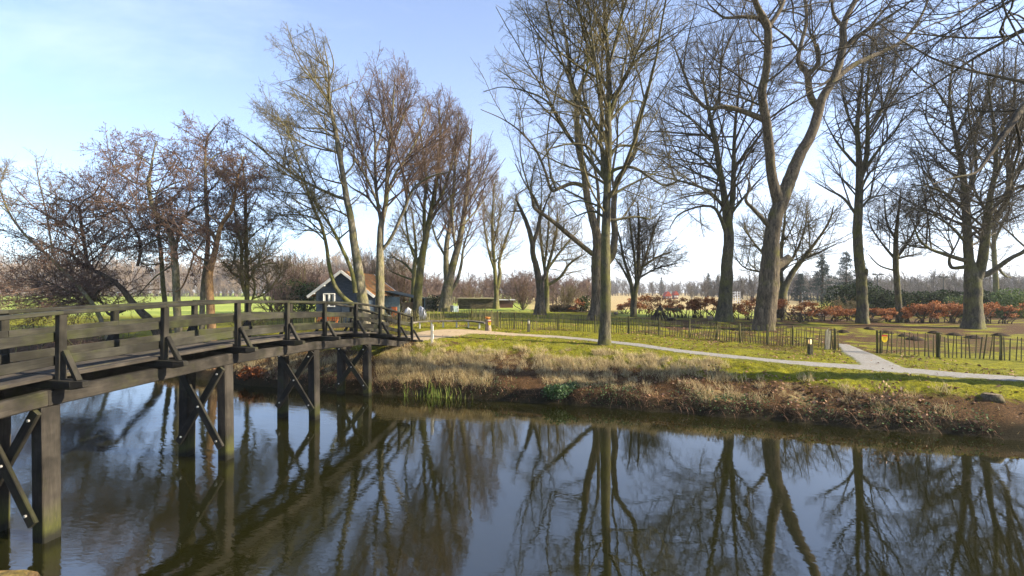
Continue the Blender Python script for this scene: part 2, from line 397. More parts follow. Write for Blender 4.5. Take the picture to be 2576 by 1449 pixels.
for i in range(len(NL) - 1):
    a, b = NL[i], NL[i + 1]
    nb_ = 6; wd = (BW - .1) / nb_
    for k in range(nb_):
        f = (.05 + wd * (k + .5)) / BW
        z = Vector((0, 0, .005 + random.uniform(-.006, .006)))
        e = ALONG * random.uniform(-.02, .02)
        mb.beam(a + OFF * f + z + ALONG * .006 + e, b + OFF * f + z - ALONG * .006 + e, wd - .014, .065, jit=.004)
mb.build('deck', WOOD_DECK, bridge)
for fr, nm in ((.085, 'g'), (.915, 'g')):
    mb = MB()
    for ya, yb in ((1.2, 3.7), (3.7, 7.15), (7.15, 10.6), (10.6, 13.9), (13.9, 17.1), (17.1, 19.4), (19.4, 21.3)):
        a = near_at(ya); b = near_at(min(yb, 20.95)) + (ALONG * .35 if yb > 21 else Vector((0, 0, 0)))
        dz = Vector((0, 0, -.305))
        mb.beam(a + OFF * fr + dz - ALONG * .02, b + OFF * fr + dz + ALONG * .0, .17, .25, jit=.006, bev=.02)
    mb.build('girder', WOOD_PILE, bridge)
for i, p in enumerate(NL):
    b0 = p + OUT * .50 + Vector((0, 0, -.105)); b1 = p + OFF - OUT * .50 + Vector((0, 0, -.105))
    mb = MB()
    # bearer with its ends cut up at a slant
    mb.beam(p + OUT * .34 + Vector((0, 0, -.105)), p + OFF - OUT * .34 + Vector((0, 0, -.105)), .17, .145, jit=.003)
    mb.beam(p + OUT * .338 + Vector((0, 0, -.105)), p + OUT * .56 + Vector((0, 0, -.082)), .168, .143, jit=.003, taper=.62)
    mb.beam(p + OFF - OUT * .338 + Vector((0, 0, -.105)), p + OFF - OUT * .56 + Vector((0, 0, -.082)), .168, .143, jit=.003, taper=.62)
    mb.build('cross_bearer', WOOD_DK, bridge)
    for s_, base in ((1, p), (-1, p + OFF)):
        o_ = OUT * s_
        mb = MB(); lean = o_ * random.uniform(-.01, .02)
        mb.beam(base + o_ * .03 + Vector((0, 0, -.03)), base + o_ * .03 + lean + Vector((0, 0, 1.0)), .105, .11, up=tuple(ALONG), jit=.003); mb.build('post', WOOD_DK, bridge)
        mb = MB(); mb.beam(base + o_ * .11 + Vector((0, 0, .42)), base + o_ * .40 + Vector((0, 0, -.045)), .085, .08, up=tuple(ALONG), jit=.003); mb.build('strut', WOOD_DK, bridge)
for s_, o0 in ((1, Vector((0, 0, 0))), (-1, OFF)):
    o_ = OUT * s_
    for nm, zc, w_, h_, ins in (('handrail', 1.03, .17, .065, .0), ('middle_rail', .645, .045, .155, -.06), ('lower_rail', .265, .045, .155, -.06)):
        mb = MB()
        for i in range(len(NL) - 1):
            a, b = NL[i] + o0 + o_ * ins, NL[i + 1] + o0 + o_ * ins
            z = Vector((0, 0, zc + random.uniform(-.008, .008)))
            g_ = .0 if nm == 'handrail' else .004
            mb.beam(a + z + ALONG * g_, b + z - ALONG * g_, w_, h_, jit=.004, bev=.01)
        mb.build(nm, WOOD_RAIL, bridge)
for y in (3.7, 7.15, 10.6, 13.9, 17.1):
    p = near_at(y); dn = ALONG
    tops = []
    for fr in (.085, .97):
        a = p + OFF * fr; a.z = -1.4; b = p + OFF * (fr - .0); b.z = p.z - .43
        sp = (OFF.normalized() * (.05 if fr > .5 else -.05))
        a2 = a + sp; mb = MB(); mb.beam(a2, b, .25, .25, up=tuple(ALONG), jit=.006, bev=.025); mb.build('pile', WOOD_PILE, bridge); tops.append((Vector((a2.x, a2.y, 0)), b))
    zt = p.z - .55; zb = .42 if y < 16 else .36
    front = -dn * .155; front2 = -dn * .225
    for k, (fa, fb) in enumerate(((1, 0), (0, 1))):
        a = tops[fa][1].copy(); a.z = zt; b = tops[fb][0].copy(); b.z = zb
        o_ = front if k else front2
        mb = MB(); e = (b - a).normalized() * .1
        mb.beam(a + o_ - e, b + o_ + e, .06, .175, up=tuple(dn.cross(b - a)), jit=.004)
        br = mb.build('cross_brace', WOOD_DK, bridge)
        for q in (.04, .5, .96):
            c = a + (b - a) * q + o_
            m2 = MB(); m2.tube([c - dn * .02, c - dn * .055], .022, 8); m2.build('bolt', STEEL, br)
# ================================================================== bare trees
def catmull(P, n):
    P = np.asarray(P, float)
    if len(P) < 3:
        t = np.linspace(0, 1, n)[:, None]; return P[0] + (P[-1] - P[0]) * t
    A = np.vstack([2 * P[0] - P[1], P, 2 * P[-1] - P[-2]])
    seg = np.linalg.norm(np.diff(P[:, :3], axis=0), axis=1); cum = np.concatenate([[0], np.cumsum(seg)]); cum /= cum[-1]
    t = np.linspace(0, 1, n); k = np.clip(np.searchsorted(cum, t, 'right') - 1, 0, len(P) - 2)
    u = ((t - cum[k]) / np.maximum(cum[k + 1] - cum[k], 1e-9))[:, None]
    a, b, c, d = A[k], A[k + 1], A[k + 2], A[k + 3]
    return .5 * (2 * b + (c - a) * u + (2 * a - 5 * b + 4 * c - d) * u ** 2 + (3 * b - a - 3 * c + d) * u ** 3)
def nrm(v): return v / np.maximum(np.linalg.norm(v, axis=-1, keepdims=True), 1e-9)
def tubes(P, Rr, S, point=False):
    """P (N,K,3), Rr (N,K) -> verts, quads, tris"""
    N, K, _ = P.shape
    T = np.empty_like(P); T[:, 1:-1] = P[:, 2:] - P[:, :-2]; T[:, 0] = P[:, 1] - P[:, 0]; T[:, -1] = P[:, -1] - P[:, -2]
    T = nrm(T)
    m = nrm(P[:, -1] - P[:, 0]); ref = np.where(np.abs(m[:, 2:3]) < .8, np.array([[.12, .21, .97]]), np.array([[.93, .3, .1]]))
    u = nrm(np.cross(T, ref[:, None, :])); v = np.cross(T, u)
    a = np.arange(S) * 2 * np.pi / S
    ring = P[:, :, None, :] + Rr[:, :, None, None] * (np.cos(a)[None, None, :, None] * u[:, :, None, :] + np.sin(a)[None, None, :, None] * v[:, :, None, :])
    if point:
        V = np.concatenate([ring[:, :-1].reshape(N, (K - 1) * S, 3), P[:, -1:, :]], 1); M = (K - 1) * S + 1
    else:
        V = ring.reshape(N, K * S, 3); M = K * S
    base = (np.arange(N) * M)[:, None]
    kk = K - 1 if point else K
    q = []
    for i in range(kk - 1):
        for s in range(S):
            q.append((i * S + s, i * S + (s + 1) % S, (i + 1) * S + (s + 1) % S, (i + 1) * S + s))
    Q = (base[:, :, None] + np.array(q, int).reshape(1, -1, 4)).reshape(-1, 4) if q else np.zeros((0, 4), int)
    Tt = np.zeros((0, 3), int)
    if point:
        t = [((kk - 1) * S + s, (kk - 1) * S + (s + 1) % S, kk * S) for s in range(S)]
        Tt = (base[:, :, None] + np.array(t, int)[None]).reshape(-1, 3)
    return V.reshape(-1, 3), Q, Tt
class Acc:
    def __init__(s): s.V = []; s.Q = []; s.T = []; s.n = 0
    def add(s, V, Q, T):
        s.V.append(V); s.Q.append(Q + s.n); s.T.append(T + s.n); s.n += len(V)
    def get(s): return np.concatenate(s.V), np.concatenate(s.Q), np.concatenate(s.T)
def in_poly(px, py, poly):
    r = np.zeros(px.shape, bool); n = len(poly)
    for i in range(n):
        x0, y0 = poly[i]; x1, y1 = poly[(i + 1) % n]
        c = ((y0 > py) != (y1 > py)) & (px < (x1 - x0) * (py - y0) / (y1 - y0 + 1e-12) + x0)
        r ^= c
    return r
def spawn(P, Rr, n, t0, ang, lens, K, wig, trop, env, rk, t1=1.0, lpow=.55, bias=None, rr=None, wt=None, prune=False):
    rr = rr or rng
    N, Kp, _ = P.shape
    if N == 0: return np.zeros((0, K, 3)), np.zeros((0, K))
    t = t0 + (t1 - t0) * (np.arange(n)[None] + rr.random((N, n))) / n
    f = t * (Kp - 1); i = np.clip(f.astype(int), 0, Kp - 2); u = (f - i)[..., None]
    ar = np.arange(N)[:, None]
    p = P[ar, i] * (1 - u) + P[ar, i + 1] * u; r0 = Rr[ar, i] * (1 - u[..., 0]) + Rr[ar, i + 1] * u[..., 0]
    T = nrm(P[ar, i + 1] - P[ar, i])
    q = rr.normal(size=p.shape)
    if bias is not None: q = q + np.asarray(bias)
    q = nrm(q - (q * T).sum(-1, keepdims=True) * T)
    a = np.radians(ang + rr.normal(size=t.shape) * 13)[..., None]
    D = np.cos(a) * T + np.sin(a) * q
    ln = lens.reshape(-1, 1) * (1 - lpow * t) * rr.uniform(.4, 1.3, t.shape)
    p = p.reshape(-1, 3); D = D.reshape(-1, 3); ln = ln.reshape(-1); r0 = np.minimum(r0.reshape(-1) * .75, rk * ln)
    out = np.empty((len(p), K, 3)); out[:, 0] = p; c = p.copy()
    tr = np.array([0, 0, trop]); bend = rr.normal(size=D.shape) * wig * .42; wig = wig * .62
    for k in range(1, K):
        D = nrm(D + rr.normal(size=D.shape) * wig + bend + tr); c = c + D * (ln / (K - 1))[:, None]; out[:, k] = c
    if env is not None:
        ok = env(out.reshape(-1, 3)).reshape(len(p), K)
        bad = ~ok; first = np.where(bad.any(1), bad.argmax(1), K)
        keep = first > 0
        fr = np.clip((first - .3) / (K - 1), .12, 1)
        fr = np.where(first >= K, 1, fr * rr.uniform(.8, 1.1, len(fr)))
        out = out[:, :1] + (out - out[:, :1]) * fr[:, None, None]
        if prune: keep &= (fr > .38) | (rr.random(len(fr)) < .2)
        if wt is not None: keep &= rr.random(len(fr)) < np.repeat(wt, n)
        out = out[keep]; r0 = r0[keep] * (.4 + .6 * fr[keep])
    tap = np.linspace(1, .32, K)[None]
    return out, r0[:, None] * tap
def px_env(poly, Y0, depth):
    poly = [tuple(p) for p in poly]
    cx = np.mean([p[0] for p in poly]); cy = np.mean([p[1] for p in poly])
    hw = (max(p[0] for p in poly) - min(p[0] for p in poly)) / 2; hh = (max(p[1] for p in poly) - min(p[1] for p in poly)) / 2
    def f(P):
        Y = np.maximum(P[:, 1], 1); px = CX + F * P[:, 0] / Y; py = HY - F * (P[:, 2] - H) / Y
        px = CX + (px - CX) * (Y / Y0) ; py = HY + (py - HY) * (Y / Y0)
        jx = 10 * (fbm(px * .03 + P[:, 1], py * .03) - .5)
        e = np.clip(1 - .55 * ((px - cx) / hw) ** 2 - .3 * ((py - cy) / hh) ** 2, .12, 1)
        return in_poly(px + jx, py + jx, poly) & (np.abs(P[:, 1] - Y0) < depth * np.sqrt(e)) & (P[:, 2] > .7)
    return f
Z1 = lambda x, y: (.3935 * x, 268.3 + .3935 * y)
Z2 = lambda x, y: (590.3 + .5184 * x, 53.7 + .5184 * y)
Z3 = lambda x, y: (1140.4 + .6252 * x, .6252 * y)
Z4 = lambda x, y: (1609.9 + .6016 * x, .6016 * y)
Z5 = lambda x, y: (1972.2 + .6019 * x, .6019 * y)
ZS = {id(Z1): .3935, id(Z2): .5184, id(Z3): .6252, id(Z4): .6016, id(Z5): .6019}
BARK_OAK = m_bark('rugged_bark', (.035, .028, .02), (.25, .2, .135), (.13, .125, .028), .45, .16, 7)
BARK_GREY = m_bark('grey_green_bark', (.03, .027, .02), (.185, .162, .105), (.135, .135, .03), .75, .3, 6)
BARK_PALE = m_bark('pale_smooth_bark', (.06, .054, .038), (.30, .265, .185), (.17, .165, .045), .65, .35, 4)
BARK_MOSS = m_bark('mossy_bark', (.05, .047, .024), (.20, .18, .09), (.155, .16, .03), .8, .3, 6)
BARK_ORNG = m_bark('orange_brown_bark', (.10, .06, .03), (.40, .25, .12), (.15, .12, .03), .25, .3, 7)
BARK_DARK = m_bark('dark_bark', (.03, .024, .017), (.14, .11, .075), (.10, .10, .03), .45, .3, 8)
def m_twig(name, a, b):
    m = NT(name); n = m.noise(m.co(), 1.3, 4)
    return m.fin(m.ramp(n, [(.35, a), (.65, b)]), .85, None, .15)
TW_OLIVE = m_twig('olive_twigs', (.06, .05, .028), (.17, .145, .07))
TW_DARK = m_twig('dark_twigs', (.04, .033, .024), (.12, .1, .065))
TW_PURP = m_twig('purple_brown_twigs', (.075, .05, .04), (.17, .118, .085))
TW_PALE = m_twig('tan_twigs', (.09, .07, .04), (.22, .18, .09))
CONES = m_twig('alder_cones', (.085, .045, .032), (.20, .115, .08))
STY = {
 # limb branches per metre, their share of the height, angles, wiggle, pull upwards, children per level, child length shares
 'lime': dict(d1=2.5, l1=.42, a=(46, 38, 42, 44), wig=.11, tr=(.035, .02, .02, .03), n=(17, 9, 2), l=(.46, .42, .5)),
 'broad': dict(d1=2.2, l1=.46, a=(55, 44, 46, 46), wig=.16, tr=(.02, .02, .03, .04), n=(17, 9, 2), l=(.48, .44, .5)),
 'droop': dict(d1=2.3, l1=.48, a=(56, 42, 42, 44), wig=.13, tr=(.0, -.02, -.02, .05), n=(17, 9, 2), l=(.48, .44, .5)),
 'alder': dict(d1=2.3, l1=.50, a=(68, 50, 48, 48), wig=.17, tr=(.0, .01, .03, .0), n=(17, 9, 1), l=(.46, .44, .55)),
 'oak': dict(d1=1.5, l1=.36, a=(56, 46, 46, 45), wig=.22, tr=(.02, .03, .04, .05), n=(15, 9, 2), l=(.46, .44, .55)),
}
NT_FACES = [0]
def tree(name, label, zf, Y, trunk, limbs, crown, bark, twig, sty, cat='tree', group=None, depth=None, dens=1.0, cones=0, seed=1, flare=1.5, crown_from=.35, rk=(.0105, .0095, .009), sink=.35, minr=.0, twr=1.0, tall=None, base_z=None):
    rr = np.random.default_rng(seed)
    sc = ZS[id(zf)]
    def conv(pl):
        o = []
        for x, y, r in pl:
            a, b = zf(x, y); o.append((a, b, r * sc))
        return np.array(o, float)
    T = conv(trunk)
    if Y is None:
        g = GM(T[0, 0], T[0, 1]); Y = g[1]
    s_ = Y / F
    base = W(T[0, 0], T[0, 1], Y); gz_ = gz(base[0], base[1]) if base_z is None else base_z; base[2] = gz_
    cr = [zf(*p) for p in crown]
    wpx = max(p[0] for p in cr) - min(p[0] for p in cr)
    dep = depth if depth else .42 * wpx * s_
    height_m = (max(T[:, 1].max(), max(p[1] for p in cr)) - min(min(p[1] for p in cr), T[:, 1].min())) * s_
    if tall: height_m = tall
    done = []      # list of (px, py, Y) samples to root limbs on
    Ls = []; Rs = []
    def place(pl, Ystart, drift):
        n = max(8, int(len(pl) * 5)); C = catmull(pl, n); t = np.linspace(0, 1, n)
        Yv = Ystart + drift * t ** 1.3
        jit = (rr.normal(size=(n, 2)).cumsum(0) * .0)
        P = np.stack([(C[:, 0] - CX) * s_, np.zeros(n), H - (C[:, 1] - HY) * s_], -1)
        P[:, 1] = Yv
        k = Yv / Y; P[:, 0] *= 1; P[:, 2] = P[:, 2]
        # keep the limb where it is seen: slide along the sight line
        P[:, 0] = (C[:, 0] - CX) / F * Yv; P[:, 2] = H - (C[:, 1] - HY) / F * Yv
        R = np.maximum(C[:, 2], .05) * s_
        if len(done): w_ = .12
        P[1:-1] += rr.normal(size=(n - 2, 3)) * R[1:-1, None] * .03
        done.append(np.stack([C[:, 0], C[:, 1], Yv], -1)); Ls.append(P); Rs.append(R)
        return P, R
    place(T, Y, rr.uniform(-.05, .05) * height_m)
    Ls[0][:, 2] += (gz_ - Ls[0][0, 2]) * np.linspace(1, 0, len(Ls[0])) ** 3
    lens_ = []
    for i, pl in enumerate(limbs):
        C = conv(pl); D = np.concatenate(done); j = int(((D[:, 0] - C[0, 0]) ** 2 + (D[:, 1] - C[0, 1]) ** 2).argmin())
        if math.hypot(D[j, 0] - C[0, 0], D[j, 1] - C[0, 1]) < 40: C[0, :2] = D[j, :2]; y0 = D[j, 2]
        else: y0 = Y
        L_ = np.linalg.norm(np.diff(C[:, :2], axis=0), axis=1).sum() * s_
        sgn = 1 if (i + seed) % 2 else -1
        dr = np.clip(sgn * rr.uniform(.12, .42) * L_, -dep * .8, dep * .8)
        place(C, y0, dr)
    # trunk mesh
    A = Acc()
    for k, (P, R) in enumerate(zip(Ls, Rs)):
        R = R.copy()
        if k == 0:
            z = P[:, 2] - P[0, 2]
            R *= 1 + (flare - 1) * .22 * np.exp(-z / (R[0] * 1.1 + .05))
            P = np.vstack([P[0] - [0, 0, sink], P]); R = np.concatenate([[R[0] * 1.12], R])
        S = 14 if R.max() * F / Y > 5 else 9
        V, Q, _ = tubes(P[None], R[None], S)
        # uneven girth
        c = np.repeat(P, S, 0); off = V - c
        an0 = np.arctan2(off[:, 1], off[:, 0]) ; zq = V[:, 2] / max(R.max(), .1)
        V = c + off * (1 + .20 * (fbm(np.cos(an0) * 1.1 + zq * .10 + 9 * k, np.sin(an0) * 1.1 + zq * .13 + seed, 4) - .47)[:, None])
        if k == 0:   # root buttresses
            an = np.arctan2(off[:, 1], off[:, 0]); z = np.maximum(V[:, 2] - gz_, 0)
            V[:, :2] += off[:, :2] * (.16 * np.cos(an * 4 + seed) * np.exp(-z / (R[1] * 1.0)))[:, None] * (flare > 1.2)
        A.add(V, Q, np.zeros((0, 3), int))
    V, Q, Tt = A.get()
    root = thing(name, base, label, cat, group)
    mesh_np('trunk', V, Q, mats=[bark], parent=root, smooth=True, origin=base)
    # crown
    st = STY[sty]; env = px_env(cr, Y, dep)
    A = Acc()
    l1s = []; r1s = []
    for k, (P, R) in enumerate(zip(Ls, Rs)):
        ln = np.linalg.norm(np.diff(P, axis=0), axis=1).sum()
        t0 = crown_from if k == 0 else .18
        n = max(2, int(round(ln * (1 - t0) * st['d1'] * dens * 20 / max(8, height_m))))
        K0 = 24; f = np.linspace(0, len(P) - 1, K0); i = np.clip(f.astype(int), 0, len(P) - 2); u = (f - i)[:, None]
        Pr = P[i] * (1 - u) + P[i + 1] * u; Rr_ = R[i] * (1 - u[:, 0]) + R[i + 1] * u[:, 0]
        a, b = spawn(Pr[None], Rr_[None], n, t0, st['a'][0], np.array([st['l1'] * height_m]), 9, st['wig'] * .7, st['tr'][0], env, rk[0], rr=rr, lpow=.45, prune=True)
        l1s.append(a); r1s.append(b)
        # leader continues past the traced end
        a, b = spawn(Pr[None], Rr_[None], 4, .93, 20, np.array([st['l1'] * height_m]), 9, st['wig'] * .7, st['tr'][0], env, rk[0], rr=rr, lpow=.1, prune=True)
        l1s.append(a); r1s.append(b)
    P1 = np.concatenate(l1s); R1 = np.maximum(np.concatenate(r1s), minr)
    A.add(*tubes(P1, R1, 5))
    ln = np.linalg.norm(P1[:, -1] - P1[:, 0], axis=1)
    P2, R2 = spawn(P1, R1, st['n'][0], .15, st['a'][1], np.maximum(ln * st['l'][0], .04 * height_m), 6, st['wig'], st['tr'][1], env, rk[1], rr=rr, wt=np.clip(ln / (.8 * np.percentile(ln, 75)), .06, 1))
    R2 = np.maximum(R2, .0058 * twr)
    A.add(*tubes(P2, R2, 4))
    ln = np.linalg.norm(P2[:, -1] - P2[:, 0], axis=1)
    P3, R3 = spawn(P2, R2, st['n'][1], .12, st['a'][2], np.maximum(ln * st['l'][1], .018 * height_m), 4, st['wig'], st['tr'][2], env, rk[2], rr=rr, wt=np.clip(ln / (.9 * np.percentile(ln, 75)), .08, 1))
    R3 = np.maximum(R3 * .9, .0042 * twr)
    A.add(*tubes(P3, R3, 3, True))
    if st['n'][2]:
        ln = np.linalg.norm(P3[:, -1] - P3[:, 0], axis=1)
        P4, R4 = spawn(P3, R3, st['n'][2], .2, st['a'][3], np.maximum(ln * st['l'][2], .010 * height_m), 3, st['wig'], st['tr'][3], env, rk[2], rr=rr)
        R4 = np.maximum(R4, .0036 * twr)
        A.add(*tubes(P4, R4, 3, True))
    else: P4 = P3
    V, Q, Tt = A.get(); NT_FACES[0] += len(Q) + len(Tt)
    mesh_np('crown', V, Q, Tt, mats=[twig], parent=root, origin=base)
    if cones:
        ends = np.concatenate([P3[:, -1], P4[:, -1], P3[:, 2]])
        k = rr.random(len(ends)) < cones
        c = ends[k] + rr.normal(size=(k.sum(), 3)) * .03 - [0, 0, .02]
        o = np.array([[1, 0, 0], [-.5, .87, 0], [-.5, -.87, 0], [0, 0, 1.6], [0, 0, -1.6]], float)
        sz = rr.uniform(.012, .027, len(c))
        V = c[:, None] + o[None] * sz[:, None, None]
        t = np.array([[0, 1, 3], [1, 2, 3], [2, 0, 3], [1, 0, 4], [2, 1, 4], [0, 2, 4]])
        Tt = (np.arange(len(c))[:, None, None] * 5 + t[None]).reshape(-1, 3)
        tag(mesh_np('seed_cones', V.reshape(-1, 3), None, Tt, mats=[CONES], parent=root, origin=base), kind='stuff')
        NT_FACES[0] += len(Tt)
    return root
ALD = 'alders along the far bank'
# ---- left: willow leaning over the field, alders
tree('willow_tree', 'slender pale willow without cones leaning far out to the left edge', Z1, 24.0, [(735, 1400, 13), (660, 1230, 12), (590, 1140, 11), (450, 1030, 10), (350, 960, 9), (250, 880, 7.5), (170, 820, 6.5), (100, 740, 6), (50, 660, 5), (10, 560, 4), (-20, 470, 3)],
     [[(340, 930, 6), (320, 830, 5), (300, 700, 4.5), (280, 610, 4), (262, 530, 3), (235, 420, 2)], [(60, 680, 4), (10, 640, 3), (-50, 560, 2)], [(240, 440, 2), (265, 350, 1.6), (300, 270, 1)]],
     [(-60, 300), (60, 330), (150, 480), (230, 260), (330, 260), (340, 480), (330, 900), (200, 830), (60, 850), (-80, 860)], BARK_PALE, TW_PALE, 'lime', seed=3, dens=.5, flare=1.2, crown_from=.5)
tree('alder_tree', 'alder with a thick dark trunk toppled leftwards and upright limbs, spreading low and wide', Z1, 25.0, [(1030, 1400, 27), (1000, 1330, 26), (950, 1280, 24), (890, 1240, 21), (830, 1190, 18), (760, 1120, 15), (650, 1060, 12), (550, 1020, 10), (430, 930, 7), (300, 890, 5)],
     [[(550, 1030, 11), (543, 900, 10), (520, 760, 9), (503, 650, 7), (430, 605, 5), (330, 580, 4), (260, 545, 2)], [(503, 650, 6), (540, 600, 5), (600, 560, 4), (640, 500, 2.5)], [(880, 1020, 9), (900, 900, 8), (870, 800, 7), (800, 690, 6), (720, 580, 5), (640, 510, 4), (560, 470, 2)],
      [(760, 1110, 9), (640, 1170, 7), (560, 1260, 6), (430, 1180, 5), (300, 1120, 4), (150, 1100, 3)], [(620, 1200, 6), (480, 1250, 5), (320, 1220, 4), (150, 1240, 2)], [(480, 960, 6), (460, 900, 5), (500, 830, 4), (470, 740, 3)], [(800, 1300, 9), (700, 1330, 7), (640, 1240, 6), (500, 1190, 4), (400, 1170, 3)]],
     [(100, 420), (240, 390), (440, 340), (660, 340), (760, 420), (830, 640), (900, 830), (900, 1060), (1000, 1160), (800, 1230), (600, 1400), (200, 1420), (-60, 1330), (-60, 950), (100, 850), (100, 650)], BARK_DARK, TW_PURP, 'alder', seed=11, dens=1.25, cones=.2, flare=1.1, crown_from=.3, group=None)
tree('alder_tree', 'alder with a pale knobbly trunk, forked halfway up, reddish seed cones in its crown', Z1, 23.5, [(1150, 1440, 26), (1140, 1340, 22), (1130, 1200, 21), (1125, 1090, 20), (1115, 950, 19), (1100, 840, 17), (1060, 740, 15), (990, 670, 13), (962, 590, 12), (950, 480, 11), (965, 400, 8), (980, 300, 5), (1000, 220, 3)],
     [[(1128, 930, 12), (1150, 800, 10), (1165, 720, 8), (1240, 650, 6), (1310, 620, 4)], [(955, 560, 7), (1000, 555, 6), (1090, 500, 5), (1180, 470, 3)], [(950, 500, 6), (870, 490, 5), (760, 420, 4), (700, 330, 2.5)], [(1085, 840, 7), (1000, 850, 6), (900, 910, 4), (820, 970, 3)], [(970, 380, 5), (880, 310, 4), (800, 290, 3), (760, 200, 2)], [(1120, 1000, 6), (1060, 1040, 5), (980, 1100, 4), (880, 1210, 3)]],
     [(700, 120), (780, 170), (950, 180), (1050, 190), (1180, 260), (1330, 560), (1300, 800), (1180, 1000), (1000, 1000), (850, 1000), (700, 760), (620, 480), (680, 320)], BARK_PALE, TW_PURP, 'alder', seed=12, dens=1.35, cones=.2, flare=1.25)
tree('alder_tree', 'thin alder with a straight greenish trunk just left of the pale knobbly one', Z1, 25.5, [(1090, 1440, 15), (1060, 1260, 14), (1042, 1120, 13), (1030, 950, 12), (1015, 830, 9), (1000, 720, 7), (985, 620, 4)],
     [[(1020, 850, 5), (1070, 760, 4), (1120, 690, 3)], [(1030, 1000, 5), (930, 1010, 4), (850, 960, 2)]], [(850, 560), (1100, 560), (1150, 800), (1100, 1080), (850, 1090), (820, 800)], BARK_MOSS, TW_PURP, 'alder', seed=13, dens=.9, cones=.3, flare=1.2)
tree('alder_tree', 'tallest alder of the left group, straight pale lower trunk and a broad flat tip', Z1, 24.0, [(1288, 1440, 17), (1292, 1300, 16), (1295, 1200, 15), (1308, 1050, 14), (1328, 900, 13), (1326, 750, 12), (1318, 600, 11), (1314, 470, 9), (1312, 330, 7), (1320, 220, 5), (1350, 160, 4), (1410, 90, 2)],
     [[(1314, 450, 6), (1260, 420, 4), (1180, 380, 3), (1120, 300, 2)], [(1312, 380, 5), (1380, 310, 4), (1460, 280, 2.5)], [(1320, 230, 4), (1240, 190, 3), (1150, 130, 2), (1100, 105, 1.5)], [(1316, 560, 6), (1370, 510, 5), (1430, 420, 3)], [(1312, 700, 5), (1400, 690, 4), (1460, 620, 3)]],
     [(1080, 80), (1200, 130), (1290, 60), (1440, 40), (1510, 130), (1500, 300), (1470, 480), (1400, 640), (1230, 640), (1150, 470), (1200, 340), (1130, 200)], BARK_PALE, TW_PURP, 'alder', seed=14, dens=1.35, cones=.2, flare=1.15)
tree('alder_tree', 'alder with a stout orange-brown trunk lit by the sun beside the bridge rail', Z1, 22.5, [(1362, 1440, 27), (1348, 1250, 24), (1338, 1100, 22), (1340, 1020, 20), (1370, 930, 17), (1392, 830, 15), (1420, 740, 13), (1480, 660, 11), (1500, 560, 8), (1520, 450, 6), (1560, 320, 3)],
     [[(1372, 860, 12), (1350, 800, 10), (1290, 760, 8), (1200, 720, 6), (1120, 690, 4)], [(1415, 760, 7), (1370, 720, 5), (1330, 690, 4)], [(1350, 990, 7), (1250, 950, 6), (1180, 850, 5), (1110, 780, 3)], [(1500, 600, 5), (1570, 540, 4), (1620, 430, 2.5)], [(1250, 940, 5), (1210, 1050, 5), (1150, 1170, 4), (1060, 1180, 2)]],
     [(1400, 290), (1640, 290), (1700, 420), (1690, 620), (1560, 800), (1450, 1000), (1200, 1150), (1060, 1000), (1060, 680), (1230, 620), (1390, 500)], BARK_ORNG, TW_PURP, 'alder', seed=15, dens=1.3, cones=.16, flare=1.35)
tree('alder_tree', 'open twin-stemmed alder left of the blue cabin, its right stem sunlit and greenish', Z1, 24.5, [(1572, 1430, 15), (1580, 1200, 14), (1575, 1000, 13), (1575, 850, 12), (1570, 700, 10), (1570, 550, 8), (1555, 400, 5), (1540, 300, 3)],
     [[(1565, 1230, 12), (1550, 1130, 11), (1545, 1000, 10), (1540, 880, 8), (1510, 740, 6), (1490, 600, 3)], [(1545, 1090, 7), (1480, 1060, 6), (1430, 990, 5)], [(1610, 1330, 7), (1630, 1170, 6), (1610, 1060, 5), (1680, 1010, 4), (1760, 1000, 3)], [(1620, 1220, 5), (1700, 1190, 4), (1800, 1060, 3)]],
     [(1430, 300), (1600, 240), (1700, 420), (1760, 640), (1850, 900), (1850, 1120), (1700, 1240), (1480, 1100), (1380, 900), (1440, 600)], BARK_MOSS, TW_OLIVE, 'broad', seed=16, dens=1.4, cones=.06, flare=1.15, crown_from=.2)
# ---- by the cabin
tree('lime_tree', 'tallest tree by the cabin gable, its pale trunk leaning left', Z2, 25.5, [(645, 1420, 32), (622, 1290, 26), (600, 1150, 22), (580, 1040, 19), (565, 930, 16), (545, 850, 15), (530, 760, 13), (510, 650, 12), (495, 560, 11), (480, 480, 10), (460, 390, 8), (458, 320, 6), (455, 230, 4), (430, 100, 2)],
     [[(548, 870, 8), (470, 840, 7), (330, 770, 6), (240, 710, 5), (130, 620, 3.5), (40, 550, 2)], [(462, 390, 6), (400, 300, 4), (330, 230, 3), (285, 140, 2), (270, 60, 1.5)], [(495, 560, 5), (420, 540, 4), (330, 520, 2.5), (240, 420, 1.5)], [(510, 640, 5), (420, 620, 4), (330, 590, 3), (250, 540, 2)], [(470, 460, 4), (380, 380, 3), (290, 330, 2), (240, 300, 1.5)], [(458, 300, 4), (480, 200, 3), (440, 70, 1.5)], [(530, 760, 5), (580, 680, 4), (560, 560, 3)], [(570, 960, 5), (500, 920, 4), (420, 900, 3), (300, 930, 2)]],
     [(245, 30), (300, 60), (390, 110), (430, 40), (500, 150), (520, 250), (560, 290), (560, 500), (610, 700), (560, 960), (300, 960), (130, 700), (10, 560), (20, 500), (110, 570), (200, 620), (150, 400), (240, 420), (230, 300), (330, 320), (200, 210), (230, 150)], BARK_PALE, TW_OLIVE, 'broad', seed=21, dens=1.25, flare=1.35, crown_from=.25)
